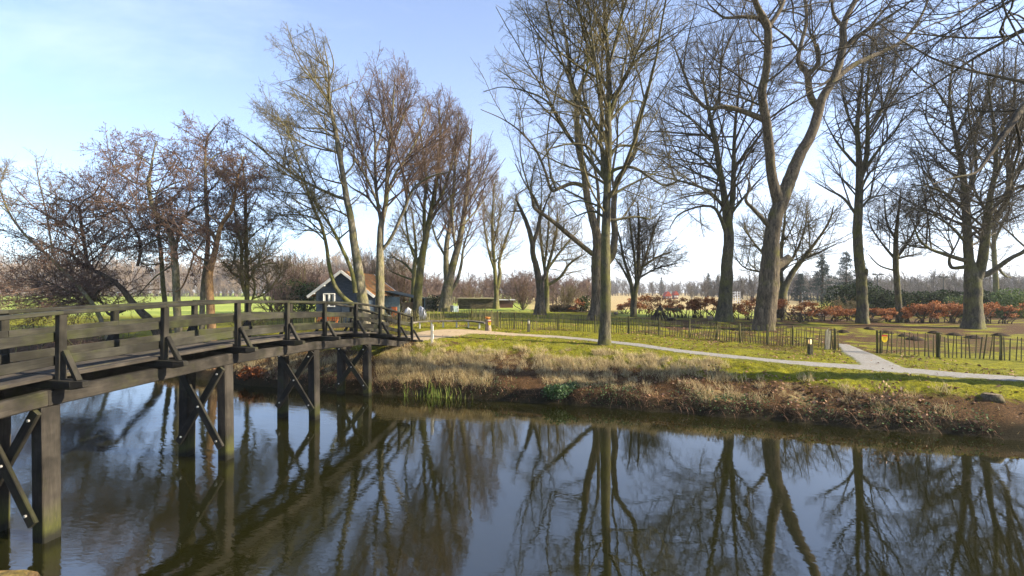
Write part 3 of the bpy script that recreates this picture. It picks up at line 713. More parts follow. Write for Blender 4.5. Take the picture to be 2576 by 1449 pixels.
tree('maple_tree', 'mossy double-stemmed tree forking low in front of the cabin gable', Z2, 24.8, [(586, 1400, 13), (585, 1310, 13), (575, 1290, 12), (540, 1275, 11), (490, 1230, 10), (460, 1150, 9), (445, 1060, 8), (420, 970, 7), (380, 890, 6), (345, 790, 5), (310, 690, 4), (280, 600, 3), (240, 480, 2)],
     [[(586, 1320, 11), (578, 1260, 10), (560, 1190, 9), (510, 1080, 8), (470, 1000, 6), (400, 900, 5), (390, 850, 3)], [(420, 970, 4), (330, 940, 3), (200, 940, 2)], [(445, 1050, 4), (400, 1020, 3), (280, 1010, 2)], [(345, 790, 4), (280, 760, 3), (180, 690, 2)], [(500, 1060, 4), (560, 1010, 3)]],
     [(130, 360), (230, 340), (300, 500), (400, 700), (480, 800), (560, 960), (520, 1100), (380, 1060), (180, 1040), (100, 860), (150, 640)], BARK_MOSS, TW_OLIVE, 'broad', seed=22, dens=1.2, flare=1.25, crown_from=.35)
tree('lime_tree', 'straight pale-trunked lime standing before the cabin side wall with a full rounded crown', Z2, 27.5, [(700, 1395, 26), (705, 1250, 22), (705, 1150, 20), (706, 1050, 17), (712, 960, 15), (735, 860, 12), (742, 740, 10), (750, 620, 8), (760, 500, 6), (770, 380, 4), (778, 260, 2)],
     [[(695, 980, 9), (690, 850, 8), (682, 720, 7), (680, 560, 5), (660, 430, 4), (620, 300, 2)], [(708, 1130, 9), (760, 1050, 8), (820, 920, 7), (870, 810, 6), (960, 750, 4), (1050, 730, 2)], [(735, 860, 7), (780, 740, 6), (850, 640, 5), (900, 520, 3.5), (930, 400, 2)], [(690, 870, 6), (640, 760, 5), (590, 680, 4), (540, 600, 2)], [(692, 930, 6), (640, 850, 5), (560, 800, 3), (520, 740, 2)], [(748, 640, 5), (800, 520, 4), (840, 380, 2.5), (860, 300, 1.5)], [(682, 640, 5), (720, 500, 4), (720, 340, 2.5), (710, 220, 1.5)], [(690, 780, 5), (620, 640, 4), (580, 470, 3), (560, 360, 2)]],
     [(690, 195), (760, 180), (850, 210), (890, 290), (960, 360), (1040, 480), (1060, 640), (1000, 760), (880, 850), (760, 1000), (640, 960), (560, 860), (520, 700), (530, 440), (540, 330), (620, 250)], BARK_PALE, TW_PURP, 'lime', seed=23, dens=1.05, flare=1.3, crown_from=.33)
tree('lime_tree', 'upright lime right of the cabin beside the log store, several parallel stems', Z2, 36.0, [(886, 1412, 24), (893, 1260, 20), (910, 1130, 17), (932, 1020, 15), (952, 920, 12), (970, 830, 10), (988, 700, 8), (998, 560, 6), (990, 420, 3)],
     [[(912, 1080, 9), (920, 900, 8), (930, 780, 7), (910, 600, 5), (890, 470, 2.5)], [(958, 930, 8), (1010, 830, 7), (1050, 700, 5), (1080, 560, 3), (1090, 450, 2)], [(900, 1200, 6), (850, 1080, 5), (830, 940, 4), (840, 760, 3)], [(940, 990, 5), (1000, 900, 4), (1080, 820, 3)]],
     [(980, 320), (1050, 350), (1110, 410), (1150, 600), (1120, 850), (1010, 960), (940, 1060), (820, 1030), (790, 850), (830, 550), (900, 380)], BARK_MOSS, TW_PURP, 'lime', seed=24, dens=1.35, flare=1.35, crown_from=.35)
tree('maple_tree', 'yellowish mossy tree with low spreading branches behind the log store', Z2, 46.0, [(866, 1345, 12), (868, 1250, 11), (872, 1180, 10), (880, 1100, 7), (870, 1000, 5), (860, 920, 3)],
     [[(868, 1230, 6), (830, 1180, 5), (780, 1150, 3), (740, 1140, 2)], [(872, 1190, 6), (910, 1120, 5), (930, 1040, 3)], [(870, 1260, 5), (810, 1235, 4), (750, 1210, 2)], [(876, 1130, 5), (840, 1060, 4), (800, 980, 2)]],
     [(800, 880), (920, 880), (960, 1020), (950, 1200), (850, 1230), (730, 1230), (710, 1120), (750, 980)], BARK_MOSS, TW_PALE, 'broad', seed=25, dens=1.1, flare=1.2)
tree('lime_tree', 'broad lime with a flared base and clustered stems between the two slatted wood stores', Z2, 50.0, [(1025, 1412, 34), (1032, 1310, 26), (1048, 1230, 20), (1070, 1150, 17), (1095, 1050, 14), (1118, 900, 11), (1130, 780, 9), (1140, 650, 6), (1150, 520, 3)],
     [[(1030, 1290, 17), (1026, 1180, 14), (1030, 1080, 12), (1042, 1000, 10), (1060, 850, 8), (1072, 650, 5), (1080, 500, 2.5)], [(1055, 1330, 12), (1075, 1270, 9), (1100, 1180, 7), (1112, 1090, 5), (1150, 980, 3)], [(1075, 1130, 7), (1060, 1000, 6), (1050, 840, 4)], [(1118, 900, 6), (1180, 800, 5), (1230, 690, 3)], [(1026, 1150, 6), (980, 1060, 5), (950, 960, 3)], [(1100, 1000, 5), (1170, 920, 4), (1240, 820, 2)]],
     [(1090, 430), (1170, 470), (1240, 560), (1290, 660), (1280, 820), (1200, 1000), (1150, 1160), (1000, 1160), (930, 1060), (970, 850), (1000, 600), (1050, 480)], BARK_PALE, TW_PURP, 'lime', seed=26, dens=1.25, flare=1.3, crown_from=.35)
# ---- middle
tree('lime_tree', 'slim pale lime with a narrow crown at the right end of the big slatted store', Z3, 56.0, [(172, 1248, 13), (173, 1180, 9), (166, 1080, 7.5), (157, 930, 6), (160, 820, 3.5), (165, 740, 2)],
     [[(175, 1180, 8), (188, 1100, 7), (184, 1060, 6), (205, 980, 5), (240, 880, 3), (250, 800, 2)], [(168, 1100, 5), (140, 1000, 4), (120, 880, 2.5)], [(162, 990, 4), (185, 880, 3), (200, 780, 2)]],
     [(150, 700), (200, 690), (250, 740), (290, 880), (280, 1020), (220, 1090), (130, 1070), (95, 930), (105, 780)], BARK_MOSS, TW_PALE, 'lime', seed=31, dens=1.3, flare=1.5)
tree('oak_tree', 'gnarled lopped tree with a swollen trunk and a few bare crooked limbs', Z3, 43.0, [(348, 1262, 24), (350, 1200, 17), (348, 1150, 15), (335, 1080, 13), (320, 1020, 11), (318, 980, 11), (300, 910, 9), (275, 850, 7), (252, 800, 4)],
     [[(318, 985, 9), (338, 930, 8), (345, 890, 7), (352, 850, 6), (330, 810, 5), (318, 780, 4)], [(250, 810, 4), (255, 785, 3), (290, 760, 2)], [(270, 850, 4), (225, 850, 2)], [(350, 1140, 10), (368, 1110, 8), (372, 1090, 5)], [(345, 880, 4), (380, 800, 3), (410, 740, 2)]],
     [(240, 690), (330, 620), (420, 700), (440, 800), (400, 900), (330, 900), (230, 880), (215, 800)], BARK_OAK, TW_OLIVE, 'oak', seed=32, dens=1.1, flare=1.5)
tree('maple_tree', 'many-stemmed spreading tree close behind the gnarled lopped one', Z3, 49.0, [(374, 1245, 12), (376, 1160, 10), (375, 1100, 8), (395, 1020, 6), (412, 950, 5), (420, 860, 3)],
     [[(366, 1120, 7), (356, 1000, 6), (348, 900, 4), (350, 820, 2)], [(382, 1155, 7), (430, 1115, 6), (470, 1060, 4), (530, 1020, 2)], [(376, 1090, 6), (440, 1000, 4), (500, 930, 2)], [(372, 1080, 5), (380, 950, 4), (385, 830, 2)]],
     [(340, 740), (440, 770), (510, 880), (560, 990), (560, 1090), (450, 1130), (370, 1080), (310, 1000), (310, 830)], BARK_MOSS, TW_PALE, 'broad', seed=33, dens=1.2, flare=1.3)
tree('oak_tree', 'old tree with a hollow in its grey trunk half hidden behind the nearest straight trunk', Z3, 36.5, [(572, 1300, 32), (577, 1240, 25), (578, 1150, 22), (577, 1060, 23), (579, 1000, 19), (575, 940, 18), (560, 880, 16), (540, 800, 14), (525, 680, 13), (505, 600, 12), (497, 500, 11), (500, 400, 10), (520, 330, 8), (532, 305, 7)],
     [[(565, 1030, 11), (520, 990, 10), (460, 940, 10), (400, 890, 8), (350, 855, 7), (325, 835, 6), (318, 800, 5), (310, 770, 4)], [(350, 855, 5), (330, 800, 4), (290, 740, 3), (250, 660, 2)], [(548, 750, 8), (480, 738, 8), (430, 755, 7), (395, 765, 6), (370, 690, 5), (330, 600, 4), (270, 530, 3), (200, 480, 2), (110, 440, 1.2)], [(590, 1060, 20), (632, 1040, 16), (650, 950, 14), (645, 860, 12), (655, 740, 11), (690, 680, 10), (730, 610, 10), (735, 520, 8), (760, 430, 7), (785, 350, 6)], [(500, 420, 6), (470, 330, 5), (460, 220, 4), (440, 100, 2)], [(650, 780, 6), (640, 700, 5), (660, 560, 4), (655, 450, 3)], [(785, 355, 4), (800, 280, 3), (830, 190, 2)], [(575, 960, 8), (585, 850, 7), (580, 740, 6), (560, 640, 4)]],
     [(80, 360), (170, 300), (320, 200), (450, -20), (640, 60), (800, 80), (850, 260), (840, 420), (760, 640), (640, 800), (560, 900), (420, 960), (280, 800), (240, 620), (90, 460)], BARK_OAK, TW_OLIVE, 'oak', seed=34, dens=1.0, flare=1.75)
tree('maple_tree', 'nearest tall straight tree, standing on the bank between water and gravel path', Z3, None, [(608, 1386, 27), (611, 1300, 23), (612, 1170, 21), (612, 1050, 20), (612, 960, 18), (615, 880, 17), (618, 780, 15), (622, 660, 14), (625, 560, 13), (622, 450, 12), (626, 350, 10), (620, 200, 8), (610, 80, 6), (602, -60, 4), (600, -220, 2)],
     [[(622, 895, 7), (650, 885, 6), (690, 878, 5), (740, 872, 4), (800, 880, 2.5), (840, 840, 1.5)], [(618, 730, 8), (640, 690, 7), (690, 672, 6), (740, 680, 5), (800, 720, 4), (860, 745, 3), (950, 700, 2)], [(605, 735, 8), (560, 660, 7), (520, 610, 6), (470, 560, 5.5), (420, 480, 5), (380, 410, 4), (300, 370, 3), (200, 350, 2), (120, 370, 1.2)], [(610, 845, 5), (560, 820, 4), (500, 808, 3), (440, 830, 2)], [(606, 710, 9), (600, 620, 8), (592, 560, 7), (600, 450, 6), (592, 350, 5), (600, 200, 3.5), (570, 40, 2)], [(622, 470, 7), (670, 350, 6), (720, 260, 5), (800, 190, 3.5), (900, 130, 2)], [(620, 570, 7), (540, 450, 6), (480, 330, 5), (460, 180, 3.5), (430, 40, 2)], [(625, 360, 6), (570, 260, 5), (520, 120, 4), (500, -30, 2.5)], [(625, 500, 6), (690, 420, 4), (740, 405, 3), (800, 430, 2)], [(622, 280, 5), (660, 130, 4), (700, -20, 3)], [(622, 640, 7), (660, 590, 6), (720, 590, 4), (790, 620, 2.5)], [(620, 590, 6), (560, 480, 5), (520, 360, 4), (540, 260, 3), (530, 120, 2)], [(618, 790, 6), (680, 760, 5), (760, 720, 3.5), (830, 690, 2)], [(608, 660, 6), (540, 590, 5), (460, 580, 3.5), (380, 600, 2)], [(624, 420, 6), (700, 300, 5), (760, 130, 3.5), (780, 0, 2)], [(470, 300, 4), (380, 190, 3), (300, 80, 2)], [(625, 880, 6), (560, 850, 4), (470, 880, 2)]],
     [(250, 0), (400, -230), (650, -300), (880, -200), (960, 50), (880, 180), (850, 330), (850, 520), (960, 660), (860, 900), (700, 960), (560, 940), (430, 860), (320, 560), (100, 440), (110, 330), (200, 240)], BARK_GREY, TW_OLIVE, 'broad', seed=35, dens=.72, flare=1.55, crown_from=.32, tall=19)
tree('hornbeam_tree', 'bushy multi-stemmed tree with a drooping fan of twigs rising behind the copper shrubs', Z3, 42.0, [(725, 1280, 14), (727, 1200, 12), (740, 1130, 9), (746, 1000, 7), (746, 900, 5), (742, 810, 2.5)],
     [[(720, 1210, 9), (710, 1120, 7), (685, 1040, 5), (668, 950, 3), (650, 900, 2)], [(735, 1150, 7), (768, 1050, 5), (800, 950, 3.5), (830, 870, 2)], [(728, 1160, 6), (730, 1050, 5), (715, 930, 4), (705, 840, 2)], [(744, 1090, 5), (810, 1040, 4), (880, 1010, 2)], [(742, 1120, 4), (820, 1080, 3), (900, 1060, 2)], [(720, 1150, 5), (680, 1080, 4), (645, 1030, 2)]],
     [(700, 780), (760, 770), (830, 820), (890, 920), (935, 1050), (920, 1090), (800, 1130), (740, 1150), (650, 1080), (630, 980), (650, 860)], BARK_GREY, TW_DARK, 'droop', seed=36, dens=1.25, flare=1.2, crown_from=.2)
# ---- right half
tree('elm_tree', 'tall tree with a twin-grooved trunk and down-swept side branches left of the leaning oak', Z4, 36.5, [(350, 1338, 34), (356, 1260, 27), (362, 1170, 25), (366, 1080, 22), (372, 1000, 20), (366, 910, 18), (350, 800, 13), (332, 700, 12), (317, 600, 11), (300, 520, 9), (285, 450, 7), (265, 330, 4), (270, 230, 2)],
     [[(374, 930, 14), (385, 850, 12), (390, 780, 11), (392, 680, 9), (396, 560, 7), (405, 450, 5), (420, 350, 3), (440, 220, 1.5)], [(365, 1000, 9), (345, 930, 8), (320, 880, 6), (290, 862, 5), (230, 868, 4), (160, 900, 3), (120, 960, 1.5)], [(358, 890, 8), (320, 830, 7), (270, 790, 6), (180, 760, 4.5), (80, 735, 3), (-20, 710, 2)], [(390, 900, 6), (430, 830, 5), (500, 750, 3)], [(340, 740, 6), (270, 670, 5), (180, 620, 3), (60, 600, 1.5)], [(392, 700, 6), (460, 620, 5), (520, 540, 2.5)], [(318, 600, 5), (240, 520, 4), (140, 450, 2.5), (60, 400, 1.5)], [(300, 500, 5), (330, 400, 4), (340, 250, 2.5), (350, 120, 1.5)], [(345, 790, 5), (250, 730, 4), (150, 680, 2.5)], [(400, 480, 4), (470, 380, 3), (510, 250, 2)]],
     [(220, 110), (330, 70), (450, 90), (560, 220), (580, 500), (540, 760), (430, 930), (330, 940), (230, 1010), (100, 1010), (-20, 800), (-30, 560), (60, 330)], BARK_GREY, TW_DARK, 'droop', seed=41, dens=1.1, flare=1.45, crown_from=.35)
tree('oak_tree', 'massive leaning oak with deeply ridged bark, a sawn stub and a wide V of limbs', Z4, None, [(518, 1380, 42), (526, 1290, 40), (538, 1200, 39), (546, 1100, 36), (550, 1020, 31), (556, 960, 29), (570, 900, 28), (592, 840, 28), (615, 780, 26), (642, 710, 24), (672, 640, 22), (712, 570, 20), (737, 500, 19), (762, 410, 17), (802, 345, 16), (832, 270, 15), (850, 180, 14), (850, 110, 13), (880, 40, 11), (930, -60, 9), (960, -200, 5)],
     [[(582, 860, 24), (565, 790, 21), (548, 710, 19), (541, 620, 18), (531, 530, 17), (516, 440, 16), (511, 380, 15), (530, 280, 14), (536, 180, 14), (530, 100, 12), (492, 30, 10), (470, -40, 8), (450, -160, 4)], [(737, 450, 13), (712, 400, 13), (703, 330, 13), (695, 300, 12), (663, 258, 9), (672, 190, 8), (696, 90, 7), (690, -10, 6), (680, -140, 3)], [(705, 310, 11), (742, 270, 9), (745, 225, 9), (735, 185, 10)], [(800, 345, 12), (880, 280, 11), (960, 240, 10), (1050, 200, 8), (1110, 160, 7), (1180, 60, 5), (1230, -80, 3)], [(858, 205, 10), (920, 145, 8), (1000, 95, 6), (1100, 30, 4), (1180, -40, 2)], [(518, 505, 12), (470, 480, 11), (420, 462, 10), (350, 446, 9), (280, 452, 8), (225, 395, 6), (190, 320, 5), (165, 250, 4), (145, 200, 2.5)], [(552, 965, 12), (510, 912, 9), (470, 870, 7), (442, 835, 6), (460, 780, 4), (440, 720, 2)], [(575, 1120, 22), (600, 1095, 18), (622, 1078, 16)], [(540, 130, 9), (500, 80, 7), (430, 70, 6), (350, 72, 4), (290, 20, 2.5)], [(540, 110, 9), (580, 50, 8), (610, -20, 6), (650, -150, 3)], [(850, 120, 8), (810, 60, 6), (800, -20, 4)], [(455, 470, 5), (470, 420, 4), (450, 370, 3), (420, 330, 2)], [(670, 210, 6), (620, 160, 5), (570, 120, 3)], [(250, 415, 4), (200, 400, 3), (130, 370, 2)], [(805, 300, 6), (770, 350, 4), (720, 370, 2)]],
     [(120, 60), (300, -120), (600, -260), (1000, -280), (1260, -150), (1240, 150), (1060, 330), (900, 420), (720, 560), (600, 560), (480, 640), (500, 860), (400, 900), (420, 640), (380, 520), (160, 480), (90, 240)], BARK_OAK, TW_DARK, 'oak', seed=42, dens=1.1, flare=1.05, crown_from=.62, tall=20)
tree('maple_tree', 'low wide-spreading tree right behind the leaning oak with a forked grey trunk', Z4, 42.0, [(590, 1345, 22), (592, 1280, 19), (598, 1230, 16), (620, 1180, 12), (640, 1140, 11), (680, 1085, 9), (730, 1020, 6), (790, 930, 4), (810, 860, 2)],
     [[(592, 1230, 13), (588, 1150, 10), (590, 1060, 8), (602, 950, 5), (610, 860, 2.5)], [(588, 1180, 7), (540, 1090, 6), (480, 1020, 4), (430, 950, 2)], [(600, 1140, 6), (650, 1060, 5), (690, 950, 3), (700, 860, 2)], [(680, 1085, 6), (740, 1060, 4), (820, 1020, 2)], [(588, 1160, 6), (520, 1140, 5), (440, 1120, 3), (400, 1080, 2)], [(590, 1080, 5), (550, 980, 4), (520, 890, 2)]],
     [(560, 800), (680, 770), (790, 810), (850, 920), (830, 1020), (750, 1080), (600, 1140), (450, 1150), (390, 1080), (400, 940), (470, 840)], BARK_GREY, TW_OLIVE, 'broad', seed=43, dens=1.2, flare=1.35)
tree('elm_tree', 'straight tall tree with a torn stub on its trunk before the dark hedge', Z5, None, [(328, 1352, 24), (327, 1260, 20), (322, 1160, 19), (311, 1050, 18), (308, 950, 17), (312, 850, 15), (316, 740, 13), (312, 640, 10), (306, 520, 8), (318, 400, 6), (330, 280, 4), (335, 160, 2)],
     [[(318, 770, 11), (345, 650, 9), (350, 520, 7), (345, 400, 5), (360, 250, 3), (372, 130, 1.5)], [(303, 910, 6), (250, 830, 5), (180, 790, 3), (130, 760, 1.5)], [(325, 720, 7), (400, 620, 5), (470, 540, 3), (520, 430, 1.5)], [(310, 700, 6), (240, 620, 4.5), (200, 560, 3), (160, 480, 1.5)], [(333, 1180, 13), (341, 1140, 10), (342, 1125, 7)], [(308, 560, 5), (260, 460, 4), (240, 330, 2.5), (250, 220, 1.5)], [(352, 540, 5), (420, 430, 4), (460, 310, 2.5), (470, 200, 1.5)], [(315, 800, 6), (360, 720, 4), (430, 680, 2)], [(310, 880, 5), (360, 830, 4), (440, 810, 2)], [(350, 480, 4), (400, 330, 3), (420, 180, 2)]],
     [(300, 110), (400, 100), (490, 170), (560, 280), (570, 480), (500, 680), (400, 860), (330, 960), (220, 900), (150, 760), (170, 520), (190, 330), (240, 190)], BARK_GREY, TW_DARK, 'lime', seed=44, dens=1.15, flare=1.4, crown_from=.38)
tree('maple_tree', 'smaller slightly bent tree against the middle of the clipped dark hedge', Z5, None, [(485, 1347, 14), (479, 1260, 11), (470, 1150, 11), (467, 1060, 10), (470, 960, 7), (482, 860, 4), (490, 790, 2)],
     [[(466, 1080, 6), (420, 1030, 4), (370, 960, 3), (350, 900, 1.5)], [(470, 1080, 6), (520, 1010, 4.5), (560, 930, 3), (580, 860, 1.5)], [(468, 1010, 5), (430, 930, 4), (420, 830, 2)], [(472, 1090, 4), (520, 1070, 3), (570, 1060, 1.5)], [(464, 1130, 4), (400, 1110, 3), (350, 1060, 1.5)]],
     [(440, 760), (540, 760), (600, 880), (600, 1000), (540, 1090), (420, 1110), (340, 1040), (340, 880)], BARK_GREY, TW_DARK, 'broad', seed=45, dens=1.2, flare=1.35)
tree('plane_tree', 'big low-forking tree at the right with a hollow scar and long level limbs', Z5, None, [(790, 1372, 36), (792, 1310, 30), (790, 1220, 28), (786, 1160, 26), (775, 1090, 17), (768, 1000, 16), (762, 900, 14), (755, 800, 12), (742, 690, 10), (720, 580, 8), (700, 480, 6), (692, 380, 4), (705, 260, 2)],
     [[(802, 1190, 22), (822, 1120, 18), (836, 1030, 16), (848, 930, 14), (862, 820, 10), (885, 700, 8), (880, 560, 6), (862, 420, 3.5), (850, 300, 2)], [(852, 960, 12), (900, 890, 10), (935, 820, 9), (938, 720, 7), (930, 600, 5), (955, 460, 3.5), (970, 330, 2)], [(770, 1100, 9), (720, 1078, 8), (670, 1062, 7), (610, 1040, 5), (565, 1000, 4), (545, 950, 2.5)], [(755, 1125, 9), (710, 1120, 7), (693, 1105, 6), (692, 1080, 5), (705, 1040, 3), (690, 1000, 2)], [(812, 1160, 13), (860, 1140, 11), (900, 1112, 9), (950, 1078, 8), (1003, 1050, 7), (1060, 990, 4)], [(610, 1040, 4), (540, 1030, 3), (480, 1010, 2)], [(760, 880, 7), (680, 810, 5), (600, 780, 3), (530, 770, 2)], [(740, 680, 6), (660, 600, 4), (600, 510, 2.5), (570, 420, 1.5)], [(762, 830, 6), (800, 720, 5), (800, 590, 3.5), (830, 460, 2)], [(720, 580, 5), (760, 470, 4), (790, 340, 2)], [(700, 470, 4), (640, 380, 3), (600, 290, 1.5)], [(884, 640, 5), (920, 500, 3.5), (910, 360, 2)], [(770, 1020, 6), (690, 940, 4.5), (600, 890, 3), (500, 870, 1.5)], [(850, 900, 6), (800, 800, 4), (780, 700, 2.5)], [(940, 780, 6), (1010, 650, 5), (1060, 500, 3)]],
     [(560, 240), (700, 190), (850, 200), (1000, 180), (1150, 300), (1200, 700), (1150, 980), (960, 1060), (860, 1090), (620, 1070), (470, 1020), (460, 860), (520, 640), (540, 420)], BARK_GREY, TW_DARK, 'broad', seed=46, dens=1.05, flare=1.4, crown_from=.3)
tree('maple_tree', 'thin tree standing behind the right end of the clipped dark hedge', Z5, 60.0, [(888, 1240, 10), (885, 1150, 9), (878, 1050, 8), (878, 950, 6), (888, 850, 3)],
     [[(880, 1100, 5), (920, 1150, 4), (950, 1160, 2)], [(878, 1010, 5), (920, 920, 4), (960, 850, 2)], [(880, 1060, 4), (840, 960, 3), (820, 880, 1.5)]], [(810, 780), (960, 780), (1010, 900), (980, 1180), (900, 1180), (800, 1050)], BARK_MOSS, TW_DARK, 'broad', seed=47, dens=.9, flare=1.2)
# near tree whose boughs hang into the frame from the right
tree('overhanging_tree', 'near tree at the right edge whose long dark boughs hang across the sky', Z5, 13.0, [(1800, 1500, 60), (1780, 1100, 52), (1740, 700, 46), (1700, 300, 40), (1650, -100, 30), (1600, -500, 18)],
     [[(1700, 380, 20), (1400, 60, 14), (1180, 40, 11), (1003, 125, 8), (900, 185, 7), (800, 240, 6), (720, 292, 5.2), (600, 370, 4.4), (480, 430, 3.6), (330, 480, 2.8), (200, 530, 2), (60, 640, 1.2)],
      [(1720, 600, 24), (1400, 420, 18), (1150, 360, 16), (1003, 450, 14), (960, 505, 12), (900, 590, 9), (850, 660, 7), (800, 722, 5), (720, 740, 3.2), (620, 770, 2)],
      [(1740, 760, 20), (1300, 740, 12), (1003, 775, 7), (950, 802, 6), (880, 832, 5), (800, 860, 4), (720, 850, 3), (650, 820, 2)],
      [(1650, 0, 16), (1200, -120, 10), (960, -60, 6), (840, 0, 4), (700, 72, 3), (620, 102, 2.4), (500, 160, 1.5)],
      [(1600, -200, 16), (1000, -260, 9), (600, -120, 5), (400, -10, 4), (270, 75, 3.4), (180, 132, 3), (80, 195, 2.4), (-20, 255, 1.6)],
      [(1180, 40, 6), (1040, 90, 4), (960, 60, 3), (860, 110, 2), (740, 130, 1.4), (640, 200, 1)], [(960, 505, 5), (985, 600, 4), (960, 700, 2)], [(600, -120, 4), (430, -20, 2.6), (400, 60, 2), (330, 180, 1.4), (290, 250, 1)]],
     [(-60, 40), (200, 80), (300, -60), (620, -220), (1300, -320), (1300, 1000), (900, 1000), (560, 880), (640, 740), (760, 660), (800, 560), (760, 330), (600, 420), (300, 540), (20, 690), (160, 480), (440, 360), (460, 220), (250, 140), (0, 300)], BARK_DARK, TW_DARK, 'oak', seed=51, dens=.8, flare=1.3, crown_from=.6, depth=4, tall=16, rk=(.010, .010, .008), base_z=1.0, twr=.9)
# ================================================================== vegetation helpers
def quads_at(C, D, U, L_, Wd, rr, droop=0):
    """leaf quads: centre C, length dir D, width dir U"""
    D = D * L_[:, None] * .5; U = U * Wd[:, None] * .5
    V = np.stack([C - D, C + U - D * .1, C + D, C - U - D * .1], 1)
    return V.reshape(-1, 3), (np.arange(len(C))[:, None] * 4 + np.arange(4)[None])
def rdir(n, rr):
    return nrm(rr.normal(size=(n, 3)))
def leaf_mesh(name, C, size, mat, rr, parent=None, origin=None, flat=0.0, aspect=.7, kind=None):
    n = len(C); D = rdir(n, rr); D[:, 2] *= (1 - flat); D = nrm(D); U = nrm(np.cross(D, rdir(n, rr)))
    if flat: U[:, 2] *= (1 - flat); U = nrm(U)
    s = size * rr.uniform(.6, 1.3, n)
    V, Q = quads_at(C, D, U, s, s * aspect, rr)
    r = np.repeat(rr.random(n), 4)
    o = mesh_np(name, V, Q, mats=[mat], parent=parent, attrs={'rnd': r}, origin=origin)
    if kind: tag(o, kind=kind)
    return o
def clump_points(blobs, n, rr, shell=.55):
    """points through the volume of ellipsoid lumps [(cx,cy,cz,rx,ry,rz)], denser near their skins, upper side favoured"""
    B = np.array(blobs, float); w = (B[:, 3] * B[:, 4] * B[:, 5]) ** .66; w /= w.sum()
    k = rr.choice(len(B), n, p=w); d = rdir(n, rr); rad = shell + (1 - shell) * rr.random(n); rad = np.where(rr.random(n) < .3, rad * rr.random(n), rad)
    return B[k, :3] + d * rad[:, None] * B[k, 3:6]
BEECH_LEAF = m_leafy('copper_beech_leaves', [(.11, .035, .014), (.24, .085, .03), (.38, .16, .06), (.5, .25, .11)], 1.2, .35)
EVER_LEAF = m_leafy('dark_evergreen_leaves', [(.008, .016, .007), (.018, .034, .012), (.035, .06, .018), (.06, .09, .028)], .8, .0, .85, .12)
GREEN_LEAF = m_leafy('green_shrub_leaves', [(.03, .06, .014), (.07, .12, .025), (.13, .18, .04)], .9, .2)
IVY_LEAF = m_leafy('ivy_leaves', [(.02, .05, .012), (.05, .105, .03), (.10, .17, .055), (.2, .26, .13)], 2, .2)
CONIF = m_leafy('conifer_needles', [(.008, .02, .017), (.016, .035, .027), (.03, .055, .038)], .5, .05)
DRY = m_leafy('dry_grass', [(.2, .14, .065), (.38, .29, .14), (.56, .45, .24), (.70, .6, .36)], 1.5, .3)
GRASS = m_leafy('short_grass', [(.06, .062, .006), (.14, .142, .010), (.25, .235, .018), (.33, .28, .05)], .8, .35)
LEAF = m_leafy('fallen_leaf', [(.06, .027, .015), (.16, .075, .038), (.27, .145, .08), (.40, .25, .16)], 3, .1)
REED = m_leafy('reed_shoots', [(.06, .11, .015), (.15, .22, .03), (.3, .3, .08)], 2, .25)
def gheight(x, y): return height(x, y)
# ---- ground cover scatters (nobody could count these)
rr = np.random.default_rng(77)
def bank_pts(n, x0, x1, t0, t1):
    x = rr.uniform(x0, x1, n); t = rr.uniform(t0, t1, n); y = yfar(x) + t * bankw(x) / .95
    return x, y
def blades(P, hgt, wid, lean, segs, mat, name, kind='stuff', bend=1.0):
    n = len(P); az = rr.uniform(0, 2 * np.pi, n); d = np.stack([np.cos(az), np.sin(az), np.zeros(n)], -1)
    side = np.stack([-d[:, 1], d[:, 0], d[:, 2]], -1)
    ang = np.radians(lean) * rr.uniform(.3, 1.2, n); vs = []
    c = P.copy(); st = hgt / segs
    for k in range(segs + 1):
        w_ = wid * (1 - k / segs) if k < segs else wid * 0
        if k < segs: vs += [c - side * w_[:, None] * .5, c + side * w_[:, None] * .5]
        else: vs.append(c)
        a = ang * (1 + bend * k)
        c = c + (d * np.sin(a)[:, None] + np.array([0, 0, 1]) * np.cos(a)[:, None]) * st[:, None]
    V = np.stack(vs, 1); M = 2 * segs + 1; b = np.arange(n)[:, None] * M
    q = [(2 * k, 2 * k + 1, 2 * k + 3, 2 * k + 2) for k in range(segs - 1)]
    Q = (b[:, :, None] + np.array(q, int).reshape(1, -1, 4)).reshape(-1, 4) if q else None
    T = (b + np.array([[2 * segs - 2, 2 * segs - 1, 2 * segs]]))
    return tag(mesh_np(name, V.reshape(-1, 3), Q, T, mats=[mat], attrs={'rnd': np.repeat(rr.random(n), M)}), kind=kind)
# dry tufts
tx, ty = [], []
for n, x0, x1, t0, t1 in ((210, -5.4, -.8, .08, .55), (100, -5.5, 2.5, .3, .85), (90, 1.0, 4.2, .12, .6), (110, 3.2, 8.0, .4, .85), (40, 3.5, 8.5, .1, .5), (10, 9, 13, .1, .6), (60, -12.5, -6, .08, .5), (25, -16, -12, .1, .6)):
    a, b = bank_pts(n, x0, x1, t0, t1); tx.append(a); ty.append(b)
tx = np.concatenate(tx); ty = np.concatenate(ty); nb = rr.integers(40, 95, len(tx))
sz = rr.uniform(.6, 1.25, len(tx))
rep = np.repeat(np.arange(len(tx)), nb); a = rr.uniform(0, 2 * np.pi, len(rep)); q = np.sqrt(rr.random(len(rep))) * .20 * sz[rep]
x = tx[rep] + np.cos(a) * q; y = ty[rep] + np.sin(a) * q
P = np.stack([x, y, gheight(x, y) - .01], -1)
blades(P, rr.uniform(.16, .42, len(P)) * sz[rep], np.full(len(P), .011), 34, 4, DRY, 'dry_grass_tufts', bend=.8)
